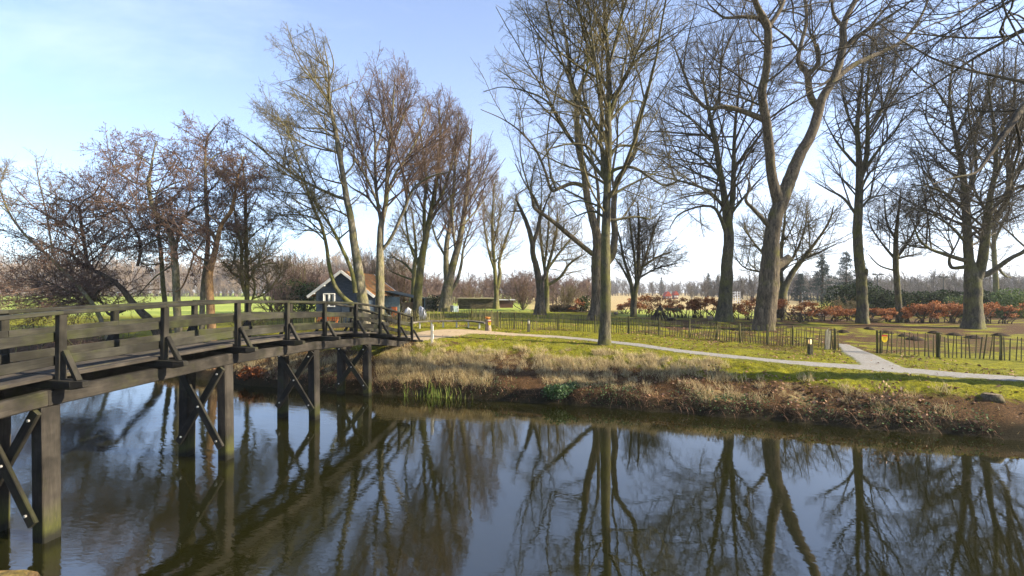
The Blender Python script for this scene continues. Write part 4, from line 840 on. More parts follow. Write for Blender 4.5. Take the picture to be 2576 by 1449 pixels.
# scattered thin dry stems over the whole slope
x, y = bank_pts(16000, -17, 13.5, .03, .85); k = rr.random(len(x)) < np.clip(fbm(x * .9, y * .9) * 4 - 1.7, .02, 1) * (1 - .8 * sm((x - 2) / 4)); x, y = x[k], y[k]
blades(np.stack([x, y, gheight(x, y) - .01], -1), rr.uniform(.06, .24, len(x)), np.full(len(x), .010), 45, 3, DRY, 'dry_grass', bend=.7)
# green turf blades
n = 260000; x = rr.uniform(-16, 17, n); y = rr.uniform(11, 29, n); d = (y - yfar(x)) * .95; t = d / bankw(x)
pr = np.clip((t - .22) / .4, 0, 1) * np.clip(fbm(x * 1.1 + 3, y * 1.1) * 3.2 - .9, .06, 1) * (1 - path_mask(x, y)) * np.clip(1.4 - (y - 17) / 14, .25, 1)
k = (rr.random(n) < pr) & (d > .3); x, y = x[k], y[k]
blades(np.stack([x, y, gheight(x, y) - .005], -1), rr.uniform(.025, .075, len(x)), rr.uniform(.012, .024, len(x)), 40, 2, GRASS, 'short_grass')
# fallen leaves
n = 150000; x = rr.uniform(-15, 18, n); y = rr.uniform(11, 34, n); d = (y - yfar(x)) * .95; t = d / bankw(x)
pr = np.where(t < 1, .34 * np.exp(-((t - .3) / .33) ** 2) * (.10 + 1.0 * sm((x - 1) / 5)), .05 + .05 * sm((x - 6) / 5)) * np.clip(fbm(x * .7, y * .7) * 4 - 1.2, .08, 1) * (1 - .8 * path_mask(x, y))
k = (rr.random(n) < pr) & (d > .12); x, y = x[k], y[k]
C = np.stack([x, y, gheight(x, y) + .02], -1)
leaf_mesh('fallen_leaves', C, .10, LEAF, rr, flat=.55, kind='stuff')
# ivy and nettles along the waterline
x = rr.uniform(-8, 13, 5000); k = rr.random(len(x)) < np.clip(vnoise(x * 1.1, x * 0) * 2 - .7, .04, 1) * (.35 + .65 * sm((x - .5) / 3)); x = x[k]
y = yfar(x) + rr.uniform(.08, .75, len(x)) ** 1.2; C = np.stack([x, y, gheight(x, y) + rr.uniform(.0, .14, len(x))], -1)
leaf_mesh('ground_ivy', C, .06, IVY_LEAF, rr, flat=.3, kind='stuff')
# reed shoots standing in the shallow water
x = rr.uniform(-4.0, -1.3, 420); y = yfar(x) + rr.uniform(-.22, .15, 420)
k = rr.random(420) < np.clip(vnoise(x * 3, x * 0 + 5) * 2 - .4, .1, 1); x, y = x[k], y[k]
blades(np.stack([x, y, np.maximum(gheight(x, y), -.1)], -1), rr.uniform(.22, .5, len(x)), np.full(len(x), .022), 12, 3, REED, 'reed_shoots')
# overhanging roots and stems above the dark waterline
x = rr.uniform(-9, 13, 1500); y = yfar(x) + rr.uniform(.05, .3, len(x))
blades(np.stack([x, y, gheight(x, y) + .03], -1), rr.uniform(.15, .45, len(x)), np.full(len(x), .012), 95, 4, LEAF, 'trailing_stems', bend=.25)
# ivy mound
def mound(name, px, py, label, cat, mat, n, size, rad, up=.0, stems=0):
    g = GM(px, py); t = thing(name, g, label, cat)
    bl = [(g[0] + rr.normal() * rad * .5, g[1] + rr.normal() * rad * .3, g[2] + up + rr.uniform(-.1, .2) * rad, rad * .6, rad * .5, rad * .5) for _ in range(6)]
    C = clump_points(bl, n, rr); C[:, 2] = np.maximum(C[:, 2], gheight(C[:, 0], C[:, 1]) + .01)
    leaf_mesh('foliage', C, size, mat, rr, t, g)
    if stems:
        p = np.repeat(np.array([[g]]), stems, 0).reshape(stems, 1, 3); q = clump_points(bl, stems, rr)[:, None]
        L_ = np.linspace(0, 1, 5)[None, :, None]; PP = p + (q - p) * L_; PP[:, :, 2] += .25 * rad * np.sin(L_[..., 0] * 2.6)
        V, Q, _ = tubes(PP, np.full(PP.shape[:2], .012), 4); mesh_np('stem', V, Q, mats=[TW_DARK], parent=t, origin=g)
    return t
mound('ivy_plant', 1402, 990, 'bright green ivy clump hanging at the waterline under a dry grass mound', 'plant', IVY_LEAF, 1500, .075, .55, .0, 14)
mound('bracken_heap', 632, 944, 'rust-red heap of dead bracken on the bank left of the bridge piles', 'plant', m_leafy('rust_bracken', [(.09, .025, .01), (.22, .07, .02), (.34, .13, .05)], 2, .2), 1300, .085, .5, .05, 20)
# dry stalks
def stalks(px, py, n, hh, label):
    g = GM(px, py); t = thing('dry_stalks', g, label, 'plant'); A = Acc()
    b = np.repeat(g[None, None], n, 0).copy(); b[:, 0, :2] += rr.normal(size=(n, 2)) * .15
    d = rdir(n, rr) * [1, .8, .25]; d[:, 2] = np.abs(d[:, 2]) + rr.choice([.05, .5, 1.6], n); d = nrm(d)
    L_ = rr.uniform(.5, 1.0, n) * hh; u = np.linspace(0, 1, 6)[None, :, None]
    PP = b + d[:, None] * L_[:, None, None] * u; PP[:, :, 2] -= (u[..., 0] ** 2) * L_[:, None] * .25; PP[:, 1:-1] += rr.normal(size=(n, 4, 3)) * .015
    PP[:, :, 2] = np.maximum(PP[:, :, 2], .03)
    V, Q, _ = tubes(PP, np.repeat(np.linspace(.011, .004, 6)[None], n, 0), 4)
    mesh_np('stem', V, Q, mats=[TW_PALE], parent=t, origin=g)
    k = rr.choice(n, n * 6); C = PP[k, rr.integers(1, 6, n * 6)] + rr.normal(size=(n * 6, 3)) * .05
    leaf_mesh('dead_leaf', C, .09, LEAF, rr, t, g, kind='stuff')
stalks(2236, 1018, 44, 1.1, 'tangle of pale dry stalks on the leafy bank at the right, some sticking upright')
stalks(700, 955, 26, .9, 'thin dry stems sprouting beside the rust-red bracken heap')
stalks(1800, 945, 14, .6, 'few short dry stalks standing in brown leaves in the middle of the bank')
# ---- far woods: one mass each
def proto(seed, sty):
    q = np.random.default_rng(seed); n = 26; K = 8
    T = np.zeros((1, K, 3)); T[0, :, 2] = np.linspace(0, .75, K); T[0, 1:, :2] = q.normal(size=(K - 1, 2)).cumsum(0) * .012
    R = np.linspace(.016, .006, K)[None]
    A = Acc(); A.add(*tubes(T, R, 5))
    a, b = spawn(T, R, n, .10, 40, np.array([.42]), 5, .16, .10, None, .02, rr=q, lpow=.5); b = np.maximum(b, .0035); A.add(*tubes(a, b, 3))
    l = np.linalg.norm(a[:, -1] - a[:, 0], axis=1); a, b = spawn(a, b, 8, .15, 42, l * .5, 4, .16, .08, None, .02, rr=q); b = np.maximum(b, .0022); A.add(*tubes(a, b, 3))
    l = np.linalg.norm(a[:, -1] - a[:, 0], axis=1); a, b = spawn(a, b, 5, .15, 45, l * .6, 3, .18, .08, None, .02, rr=q); b = np.maximum(b, .0016); A.add(*tubes(a, b, 3, True))
    V, Q, T_ = A.get(); V[:, 2] /= V[:, 2].max(); return V, Q, T_
PROT = [proto(100 + i, 0) for i in range(4)]
def wood(name, label, spots, mat, wide=1.0):
    A = Acc(); q = np.random.default_rng(len(spots))
    for px, Y, h in spots:
        V, Q, T_ = PROT[q.integers(4)]; a = q.uniform(0, 6.28); c, s = math.cos(a), math.sin(a); x = (px - CX) / F * Y
        M = np.array([[c, -s, 0], [s, c, 0], [0, 0, 1]]); v = V @ M.T * [h * wide, h * wide, h]
        A.add(v + [x, Y, float(height(np.array([x]), np.array([Y]), False)[0]) - .2], Q, T_)
    V, Q, T_ = A.get(); o = mesh_np(name, V, Q, T_, mats=[mat]); tag(o, label, 'wood', kind='stuff'); NT_FACES[0] += len(Q) + len(T_); return o
FAR_A = m_twig('far_wood_pinkish', (.15, .115, .085), (.32, .25, .19)); FAR_B = m_twig('far_wood_purple', (.085, .055, .045), (.18, .125, .10)); FAR_C = m_twig('far_wood_grey', (.075, .066, .055), (.15, .13, .105))
q = np.random.default_rng(5)
sp = [(x + q.normal() * 8, q.uniform(235, 300), q.uniform(.8, 1.12) * np.interp(x, [-100, 100, 400, 700, 1000], [25, 23, 22, 25, 25])) for x in np.arange(-120, 1040, 4.6)]
sp += [(x + q.normal() * 4, q.uniform(225, 236), q.uniform(4, 10)) for x in np.arange(-120, 1040, 4.5)]
wood('far_wood', 'pinkish leafless wood along the far edge of the bright left field', sp, FAR_A)
sp = [(x + q.normal() * 6, q.uniform(95, 150), q.uniform(.75, 1.15) * np.interp(x, [640, 800, 1000, 1200, 1320, 1480], [6, 8.5, 8, 7, 8.5, 6])) for x in np.arange(690, 1490, 3.6)]
sp += [(x + q.normal() * 3, q.uniform(88, 95), q.uniform(1.5, 3.6)) for x in np.arange(690, 1440, 5.5)]
wood('scrub_wood', 'purple-brown leafless scrub behind the cabin and the slatted stores', sp, FAR_B, 1.15)
sp = [(x + q.normal() * 6, q.uniform(260, 330), q.uniform(.8, 1.15) * np.interp(x, [1430, 1500, 1580, 1680, 1800, 2000, 2600], [11, 12, 11, 9, 11, 13, 12])) for x in np.arange(1430, 2680, 4.4)]
sp += [(x + q.normal() * 3, q.uniform(250, 258), q.uniform(3, 7)) for x in np.arange(1430, 2680, 5)]
wood('hazy_wood', 'grey hazy leafless wood far behind the copper shrubs and the court fence', sp, FAR_C, 1.1)
sp = [(x + q.normal() * 8, q.uniform(120, 170), q.uniform(.7, 1.2) * np.interp(x, [1740, 1850, 2100, 2300, 2600], [6, 8.5, 9, 9, 10])) for x in np.arange(1740, 2680, 9)]
wood('park_wood', 'nearer grey leafless trees behind the court fence and dark hedge', sp, FAR_C, 1.1)
# ---- evergreens
def conifer(px, top, Y, wpx, label, seed, name='conifer_tree', droop=.25, base=1.3):
    q = np.random.default_rng(seed); x = (px - CX) / F * Y; zt = H - (top - HY) / F * Y; h = zt - base; rad = wpx / 2 / F * Y
    t = thing(name, (x, Y, base), label, 'tree'); A = MB(); A.tube([(x, Y, base - .2), (x + .1, Y, base + h * .5), (x, Y, zt - .3)], [.24, .16, .03], 8); A.build('trunk', BARK_DARK, t, True)
    C = []
    for k in range(150):
        f = q.random() ** .75; z = base + .6 + f * (h - .6); r = rad * (1 - f) ** .8 * q.uniform(.65, 1.1) + .1; a = q.uniform(0, 6.28); m = int(18 + 60 * (1 - f))
        u = q.random(m) ** .6; pts = np.stack([x + np.cos(a) * r * u, Y + np.sin(a) * r * u, z - droop * r * u + .25 * r * u * u], -1) + q.normal(size=(m, 3)) * [.22, .22, .12]
        C.append(pts)
    C = np.concatenate(C); leaf_mesh('crown', C, .30, CONIF, q, t, np.array([x, Y, base]), aspect=.35)
conifer(2068, 641, 92, 78, 'pointed blue-green conifer beyond the court fence, left of its broader neighbour', 1)
conifer(2128, 634, 98, 100, 'broad blue-green conifer beyond the court fence, behind the torn-stub tree', 2)
conifer(2168, 655, 104, 80, 'dark conifer partly hidden behind the straight torn-stub tree trunk', 3)
conifer(2013, 690, 105, 46, 'small dark conifer left of the pointed blue-green one', 4)
conifer(1664, 698, 280, 26, 'tiny pine far beyond the red roofs', 7)
conifer(1782, 688, 200, 34, 'hazy pine standing tallest above the grey trees left of the twin-grooved trunk', 5)
conifer(1806, 694, 210, 30, 'hazy pine just right of the tallest hazy pine', 6)
def leafy_thing(name, px0, px1, top, Y, label, cat, mat, n, size, depth, seed, lumps=14, base=None, trunkmat=None):
    q = np.random.default_rng(seed); x0, x1 = [(p - CX) / F * Y for p in (px0, px1)]; b = gz((x0 + x1) / 2, Y) if base is None else base; zt = H - (top - HY) / F * Y; h = zt - b
    t = thing(name, ((x0 + x1) / 2, Y, b), label, cat)
    bl = []
    for i in range(lumps):
        f = (i + q.random()) / lumps; hh = h * q.uniform(.78, 1.0); w_ = (x1 - x0) / lumps * q.uniform(1.1, 2.0)
        for lev in (.25, .68): bl.append((x0 + f * (x1 - x0), Y + q.normal() * depth * .2, b + hh * lev, max(w_, h * .22), depth * .5, hh * .34))
    C = clump_points(bl, n, q, .7); C[:, 2] = np.maximum(C[:, 2], b + .02); leaf_mesh('foliage', C, size, mat, q, t, np.array([(x0 + x1) / 2, Y, b]))
    A = Acc(); m = max(6, lumps); p0 = np.stack([q.uniform(x0, x1, m), np.full(m, Y) + q.normal(size=m) * .2, np.full(m, b - .05)], -1); p1 = clump_points(bl, m, q)
    PP = p0[:, None] + (p1 - p0)[:, None] * np.linspace(0, 1, 4)[None, :, None]; A.add(*tubes(PP, np.repeat(np.linspace(.05, .02, 4)[None], m, 0), 5)); V, Q, T_ = A.get(); mesh_np('stem', V, Q, mats=[BARK_DARK], parent=t, origin=np.array([(x0 + x1) / 2, Y, b]))
    return t
leafy_thing('evergreen_hedge', 2205, 2520, 727, 49, 'long clipped dark evergreen hedge behind the trees at the right', 'hedge', EVER_LEAF, 26000, .17, 2.2, 31, 16)
leafy_thing('evergreen_bush', 2098, 2206, 709, 50, 'large dark rounded evergreen bush at the left end of the clipped hedge', 'bush', EVER_LEAF, 12000, .17, 3.2, 32, 6)
leafy_thing('green_shrub', 2512, 2650, 719, 45, 'brighter green leafy shrub cut by the right edge', 'bush', GREEN_LEAF, 9000, .15, 3, 33, 6)
leafy_thing('laurel_shrub', 2398, 2438, 742, 46, 'yellowish green laurel shrub in front of the dark hedge, left of the big low-forking tree', 'bush', GREEN_LEAF, 1800, .14, 1.2, 34, 3)
leafy_thing('ivy_thicket', 716, 800, 688, 45, 'dark ivy-covered thicket left of the blue cabin', 'bush', EVER_LEAF, 5200, .16, 2.5, 35, 4)
leafy_thing('holly_bush', 1088, 1114, 735, 51.5, 'small dark holly bush beside the broad flared lime', 'bush', EVER_LEAF, 1500, .15, 1, 36, 2)
leafy_thing('holly_bush', 1458, 1482, 742, 50, 'dark holly bush right of the many-stemmed spreading tree', 'bush', EVER_LEAF, 1300, .15, 1, 37, 2)
# ---- copper beech shrubs
def beech(px, wpx, top, py, label, seed, bare=.33, dens=1.0, name='beech_shrub', Y=None):
    q = np.random.default_rng(seed); g = GM(px, py) if Y is None else np.array([(px - CX) / F * Y, Y, gz((px - CX) / F * Y, Y)])
    Y = g[1]; w_ = wpx / F * Y; zt = H - (top - HY) / F * Y; h = zt - g[2]
    t = thing(name, g, label, 'shrub', 'copper-leaved shrubs across the lawn')
    bl = []
    for i in range(9):
        fx = q.uniform(-.42, .42); fz = q.uniform(bare + .12, .98)
        bl.append((g[0] + fx * w_, Y + q.normal() * .22 * w_, g[2] + fz * h * (1 - .2 * abs(fx)), w_ * q.uniform(.14, .26), w_ * .24, h * q.uniform(.12, .22)))
    C = clump_points(bl, int(1150 * dens), q, .35); C = C[C[:, 2] > g[2] + h * bare * .6]
    leaf_mesh('foliage', C, .13, BEECH_LEAF, q, t, g, flat=.25)
    m = 9; p0 = np.repeat(g[None], m, 0) + np.stack([q.normal(size=m) * .14 * w_, q.normal(size=m) * .1 * w_, np.full(m, -.05)], -1); p1 = clump_points(bl, m, q)
    PP = p0[:, None] + (p1 - p0)[:, None] * np.linspace(0, 1, 5)[None, :, None]; PP[:, 1:4] += q.normal(size=(m, 3, 3)) * .05; PP[:, 1, :2] = p0[:, :2] * .8 + PP[:, 1, :2] * .2
    V, Q, _ = tubes(PP, np.repeat(np.linspace(.045, .012, 5)[None], m, 0), 5); mesh_np('stem', V, Q, mats=[BARK_DARK], parent=t, origin=g)
    a, b = spawn(PP, np.repeat(np.linspace(.03, .012, 5)[None], m, 0), 7, .3, 45, np.full(m, .35 * h), 4, .2, .05, None, .02, rr=q); V, Q, _ = tubes(a, b, 3); mesh_np('branch', V, Q, mats=[TW_DARK], parent=t, origin=g)
SH = [(1572, 46, 760, 789, 'copper shrub at the left end of the row, right of the two grey trunks'), (1604, 56, 752, 788, 'copper shrub under the bushy drooping tree, second from the left end'), (1650, 78, 743, 797, 'largest rounded copper shrub, over the dark gap left of the wooden board'), (1686, 50, 757, 797, 'copper shrub hiding behind the wooden board on posts'),
      (1717, 46, 752, 800, 'copper shrub just right of the wooden board'), (1744, 40, 755, 800, 'copper shrub midway between the wooden board and the small yellow sign'), (1766, 44, 751, 800, 'copper shrub right behind the small yellow sign'), (1794, 48, 754, 802, 'copper shrub touching the left side of the twin-grooved trunk'), (1848, 40, 760, 803, 'copper shrub showing right of the twin-grooved trunk'), (1884, 58, 748, 805, 'copper shrub left of the leaning oak trunk'),
      (1976, 66, 756, 806, 'umbrella-shaped copper shrub on a short dark stem right of the oak'), (2030, 52, 764, 808, 'copper shrub with thin foliage between the umbrella-shaped one and its wide neighbour'), (2068, 64, 757, 808, 'wide copper shrub with the tallest top right of the oak'), (2104, 50, 772, 808, 'low copper shrub in front of the dark evergreen bush'), (2140, 56, 778, 809, 'lowest copper shrub, left of the torn-stub trunk'), (2196, 54, 780, 810, 'low copper shrub right of the torn-stub trunk'), (2234, 50, 778, 810, 'copper shrub touching the left of the bent tree before the hedge'),
      (2282, 36, 768, 811, 'thin copper shrub right of the bent tree before the hedge'), (2322, 62, 764, 812, 'copper shrub in the gap midway along the dark hedge'), (2356, 56, 768, 812, 'copper shrub left of the yellowish laurel'), (2392, 60, 768, 812, 'copper shrub below the yellowish laurel'), (2420, 40, 772, 812, 'copper shrub half hidden by the big low-forking tree'), (2482, 56, 764, 814, 'copper shrub on the right side of the big low-forking tree'), (2520, 60, 764, 814, 'copper shrub nearest the right edge')]
for i, (px, w_, top, py, lab) in enumerate(SH): beech(px, w_ * 1.12, top - 2, py, lab, 300 + i, bare=.18 if i in (2, 9, 12) else .30, dens=.8 if i in (11, 17) else (1.5 if i in (1, 2) else 1.1))
beech(1453, 44, 752, 783, 'small copper sapling alone beside the brushwood pile', 340, bare=.2, dens=.7, name='beech_sapling', Y=50)
# ---- bare shrubs
def bare_shrub(px, wpx, top, Y, label, seed, mat=TW_OLIVE, n=12, name='bare_shrub'):
    q = np.random.default_rng(seed); x = (px - CX) / F * Y; b = gz(x, Y); h = (H - (top - HY) / F * Y) - b; w_ = wpx / F * Y; t = thing(name, (x, Y, b), label, 'shrub')
    p0 = np.zeros((n, 6, 3)); u = np.linspace(0, 1, 6); d = q.normal(size=(n, 2)) * [w_ * .28, w_ * .2]
    for k in range(6):
        p0[:, k, :2] = [x, Y] + d * u[k] ** .8 + q.normal(size=(n, 2)) * .05 * k ** .5; p0[:, k, 2] = b - .05 + u[k] * h * .85 * q.uniform(.7, 1.05, n)
    R = np.repeat(np.linspace(.05, .015, 6)[None], n, 0); A = Acc(); A.add(*tubes(p0, R, 5)); V, Q, _ = A.get(); o = np.array([x, Y, b]); mesh_np('stem', V, Q, mats=[BARK_GREY], parent=t, origin=o)
    A = Acc(); a, r = spawn(p0, R, 12, .2, 42, np.full(n, h * .4), 5, .18, .04, None, .02, rr=q); A.add(*tubes(a, np.maximum(r, .007), 3)); l = np.linalg.norm(a[:, -1] - a[:, 0], axis=1)
    a, r = spawn(a, r, 8, .1, 42, l * .5, 4, .2, .03, None, .02, rr=q); A.add(*tubes(a, np.maximum(r, .006), 3)); l = np.linalg.norm(a[:, -1] - a[:, 0], axis=1); a, r = spawn(a, r, 4, .1, 42, l * .5, 3, .2, .03, None, .02, rr=q); A.add(*tubes(a, np.maximum(r, .005), 3, True))
    V, Q, T_ = A.get(); mesh_np('branch', V, Q, T_, mats=[mat], parent=t, origin=o); NT_FACES[0] += len(Q)
bare_shrub(1316, 100, 690, 52, 'purplish bare shrub right of the low brown shed', 1, TW_PURP, 14)
bare_shrub(1424, 110, 705, 53, 'wide olive bare shrub behind the brushwood pile', 2, TW_OLIVE, 16)
bare_shrub(1010, 90, 640, 50, 'tall brown bare thicket behind the right end of the cabin', 3, TW_PURP, 16, 'bare_thicket')
bare_shrub(952, 90, 610, 52, 'tall brown bare thicket rising over the cabin roof', 4, TW_PURP, 16, 'bare_thicket')
bare_shrub(770, 120, 612, 47, 'tall reddish-brown thicket left of the cabin above the dark ivy', 5, TW_PURP, 20, 'bare_thicket')
bare_shrub(690, 90, 690, 40, 'low brown bare shrub between the open alder and the cabin', 6, TW_PURP, 12)
bare_shrub(2150, 120, 740, 44, 'tangled yellowish bare shrub in front of the dark evergreen bush', 7, TW_PALE, 12)
bare_shrub(1195, 60, 700, 66, 'bare purplish shrub rising behind the big slatted store', 8, TW_PURP, 10)
bare_shrub(60, 240, 790, 23.5, 'low dark bare shrub at the left edge behind the bridge rail', 9, TW_PURP, 9)
bare_shrub(250, 200, 800, 24, 'low sprawling bare shrub under the toppled alder', 10, TW_PURP, 14)
bare_shrub(610, 120, 770, 26, 'low bare bramble at the foot of the open twin-stemmed alder', 11, TW_OLIVE, 10)
bare_shrub(2015, 60, 775, 36.5, 'small leafless shrub between copper shrubs right of the oak', 12, TW_DARK, 8)
# ================================================================== fences
PALE = m_wood('chestnut_paling', (.07, .062, .025), (.27, .235, .11), (.14, .135, .03), .55)
POSTW = m_wood('mossy_post', (.04, .038, .015), (.19, .17, .07), (.15, .15, .02), .9)
WIRE = m_plain('fence_wire', (.12, .12, .11), .5, .2, metal=.6)
BLEACH = m_wood('bleached_wood', (.3, .28, .22), (.6, .57, .48))
def fence(pts, hgt, posts, label, seed, step=.125, end_pale=False):
    q = random.Random(seed); P = [Vector(p) for p in pts]; o = P[len(P) // 2]
    t = thing('paling_fence', o, label, 'fence'); cum = [0]
    for a, b in zip(P[:-1], P[1:]): cum.append(cum[-1] + (b - a).length)
    def at(s):
        for i in range(len(P) - 1):
            if s <= cum[i + 1] or i == len(P) - 2:
                f = (s - cum[i]) / max(1e-6, cum[i + 1] - cum[i]); p = P[i] + (P[i + 1] - P[i]) * f; return p, (P[i + 1] - P[i]).normalized()
    mb = MB(); s = 0; wires = [[], []]; k = 0; leanw = 0
    while s < cum[-1]:
        p, d = at(s); z = gz(p.x, p.y); leanw = .9 * leanw + q.gauss(0, .022); ln = leanw + q.gauss(0, .035) + .03; hh = hgt * q.uniform(.9, 1.06)
        nrml = Vector((-d.y, d.x, 0)); a = Vector((p.x, p.y, z + .015)) + nrml * q.uniform(-.01, .01); b = a + Vector((0, 0, hh)) + d * ln * hh + nrml * q.gauss(0, .02)
        if q.random() > .03: mb.beam(a, b, q.uniform(.03, .05), .022, up=tuple(nrml), bev=.003, taper=.75)
        if k % 3 == 0:
            for j, f in enumerate((.24, .76)): wires[j].append(a + (b - a) * f + nrml * .012)
        s += step * q.uniform(.75, 1.25); k += 1
    mb.build('paling', PALE, t)
    for w_ in wires:
        mb = MB(); mb.tube(w_, .005, 4); mb.build('wire', WIRE, t)
    for s in posts:
        p, d = at(s * cum[-1]); z = gz(p.x, p.y); nrml = Vector((-d.y, d.x, 0)); mb = MB(); l = q.gauss(0, .02)
        mb.tube([(p.x + nrml.x * .06, p.y + nrml.y * .06, z - .2), (p.x + nrml.x * .06 + d.x * l, p.y + nrml.y * .06, z + hgt * 1.08)], [.048, .044], 9); mb.build('post', POSTW, t)
    return t
mid = [(1258, 825), (1293, 828), (1360, 830), (1433, 832.7), (1500, 836), (1583, 840), (1661, 843.5), (1757, 851), (1839.5, 860), (1926, 865.5), (1997, 871), (2060, 877), (2115, 882.5)]
fence([G(*p) for p in mid], .97, [.0, .055, .2, .32, .425, .52, .61, .69, .755, .825, .885, .985], 'long mossy paling fence along the path from the stump to the gate gap', 1)
back = [(646, 822), (770, 822), (886, 822), (1004, 818), (1041, 813.5), (1085, 808.5), (1130, 806.5), (1180, 807), (1215, 811), (1245, 819), (1256, 824.6)]
fence([G(*p) for p in back], .92, [.02, .2, .38, .55, .66, .76, .84, .9, .96], 'pale paling fence in front of the cabin, bending round behind the curved bench', 2, .11)
rt = [(2206, 887), (2290, 895), (2365, 901), (2450, 904), (2537, 907), (2650, 914)]
fence([G(*p) for p in rt], .97, [.0, .02, .36, .37, .745, .98], 'paling fence right of the gate gap with a yellow shield hung on it', 3, .165)
# bleached paling sheaf by the gate
g = GM(2079, 879); t = thing('paling_bundle', g, 'bundle of bleached white palings leaning in the fence behind the lit bollard', 'stakes')
for k in range(4):
    mb = MB(); mb.beam((g[0] - .1 + .065 * k, g[1] - .06, g[2]), (g[0] - .06 + .065 * k, g[1] - .06, g[2] + .9 + .06 * (k % 3)), .04, .02, up=(0, 1, 0), bev=.004); mb.build('stake', BLEACH, t)
# ================================================================== cabin
NAVY = None
def cabin_mat():
    m = NT('blue_boards'); c = m.co(); sz = m.n('ShaderNodeSeparateXYZ', {0: c}).outputs[2]
    st = m.map(c, (.8, .8, 7)); n1 = m.noise(st, 3, 5, .7); n2 = m.noise(c, 14, 4, .7)
    k = m.ramp(m.math('ADD', m.math('MULTIPLY', n1, .6), m.math('MULTIPLY', n2, .4)), [(.35, (.014, .024, .040)), (.55, (.04, .06, .085)), (.72, (.10, .125, .15))])
    return m.fin(k, .6, m.bump(n2, .3, .01), .35)
CAB = cabin_mat(); WHITE = m_plain('white_paint', (.74, .74, .7), .5, .12, 3); GLASS = NT('window_glass').fin((.05, .06, .07), .05, None, .9)
CURT = m_plain('net_curtain', (.62, .6, .55), .9, .2, 4)
def roof_mat():
    m = NT('mossy_corrugated_roof'); c = m.co(); n1 = m.noise(m.map(c, (1, 1, 1)), 1.7, 5, .65); n2 = m.noise(c, 9, 4, .7)
    k = m.ramp(n2, [(.3, (.13, .075, .035)), (.5, (.25, .15, .065)), (.7, (.34, .23, .11))]); k = m.mix(m.ramp(n1, [(.42, 0), (.62, .9)]), k, m.ramp(n2, [(.3, (.30, .09, .02)), (.65, (.52, .19, .045))])); k = m.mix(m.ramp(m.noise(c, .9, 3), [(.52, 0), (.7, .8)]), k, (.17, .14, .04))
    return m.fin(k, .9, m.bump(n2, .5, .02), .2)
ROOF = roof_mat()
x0, x1, y0, y1 = -14.2, -10.4, 33.0, 40.2; zb = gz(-12.3, 33) - .05; ze, zr = 3.86, 5.32; xm = (x0 + x1) / 2
cab = thing('cabin', (xm, 36, zb), 'dark blue boarded cabin with white gable boards and rusty corrugated roof', 'cabin')
def boards(mb, fn, z0, z1, step=.15):
    """overlapping weatherboards: fn(z) -> (p0, p1, outward) at that height"""
    z = z0
    while z < z1 - .02:
        zt = min(z + step, z1); r = fn((z + zt) / 2)
        if r:
            a, b, o_ = r; a = Vector(a); b = Vector(b); o_ = Vector(o_)
            vs = []
            for p in (a, b): vs += [Vector((p.x, p.y, z)) + o_ * .032, Vector((p.x, p.y, zt)) + o_ * .008, Vector((p.x, p.y, zt)) - o_ * .03, Vector((p.x, p.y, z)) - o_ * .03]
            mb.add(vs, [(0, 1, 2, 3), (7, 6, 5, 4), (0, 4, 5, 1), (3, 2, 6, 7), (1, 5, 6, 2), (0, 3, 7, 4)])
        z = zt
slope = (zr - ze) / (xm - x0)
def gab(z):
    w_ = (xm - x0) if z < ze else max(0, (zr - z) / slope)
    return ((xm - w_, y0, 0), (xm + w_, y0, 0), (0, -1, 0)) if w_ > .05 else None
mb = MB(); boards(mb, gab, zb, zr); mb.build('wall', CAB, cab)
mb = MB(); boards(mb, lambda z: ((x1, y0 + .035, 0), (x1, y1, 0), (1, 0, 0)), zb, ze); mb.build('wall', CAB, cab)
mb = MB(); boards(mb, lambda z: ((x0, y0 + .035, 0), (x0, y1, 0), (-1, 0, 0)), zb, ze); mb.build('wall', CAB, cab)
def gab2(z):
    r = gab(z); return None if r is None else ((r[0][0], y1 + .04, 0), (r[1][0], y1 + .04, 0), (0, 1, 0))
mb = MB(); boards(mb, gab2, zb, zr); mb.build('wall', CAB, cab)
for sgn in (-1, 1):   # corrugated roof slopes
    n = 150; ys = np.linspace(y0 - .28, y1 + .25, n); us = np.linspace(0, 1, 9); wv_ = .018 * np.sin(ys * 2 * np.pi / .12)
    ov = .5; run = (xm - x0) + ov
    nx_, nz_ = sgn * (zr - ze) / math.hypot(zr - ze, xm - x0), (xm - x0) / math.hypot(zr - ze, xm - x0)
    V = np.array([[(xm + sgn * run * u) + nx_ * (wv_[i] + l), ys[i], zr + .06 - run * u * slope + nz_ * (wv_[i] + l)] for l in (0, .022) for u in us for i in range(n)])
    ii = np.arange(2 * 9 * n).reshape(2, 9, n); Q = []
    for l in range(2): Q.append(np.stack([ii[l, :-1, :-1], ii[l, :-1, 1:], ii[l, 1:, 1:], ii[l, 1:, :-1]], -1).reshape(-1, 4))
    Q.append(np.stack([ii[0, -1, :-1], ii[0, -1, 1:], ii[1, -1, 1:], ii[1, -1, :-1]], -1)); o = mesh_np('roof', V, np.concatenate(Q), mats=[ROOF], parent=cab, smooth=True, origin=np.array(cab.location))
    for yy_ in (y0 - .30, y1 + .27):
        mb = MB(); mb.beam((xm, yy_, zr - .02 + .05), (xm + sgn * (run + .02), yy_, zr - .02 + .05 - (run + .02) * slope), .035, .19, up=(0, 0, 1)); mb.build('barge_board', WHITE, cab)
    for zz_ in (ze - .15, ze + .42, ze + .98):
        dx_ = (zr - zz_) / slope - .08; mb = MB(); mb.box(xm + sgn * dx_ - .05, xm + sgn * dx_ + .05, y0 - .29, y0 - .02, zz_ - .0, zz_ + .09); mb.build('purlin', WHITE, cab)
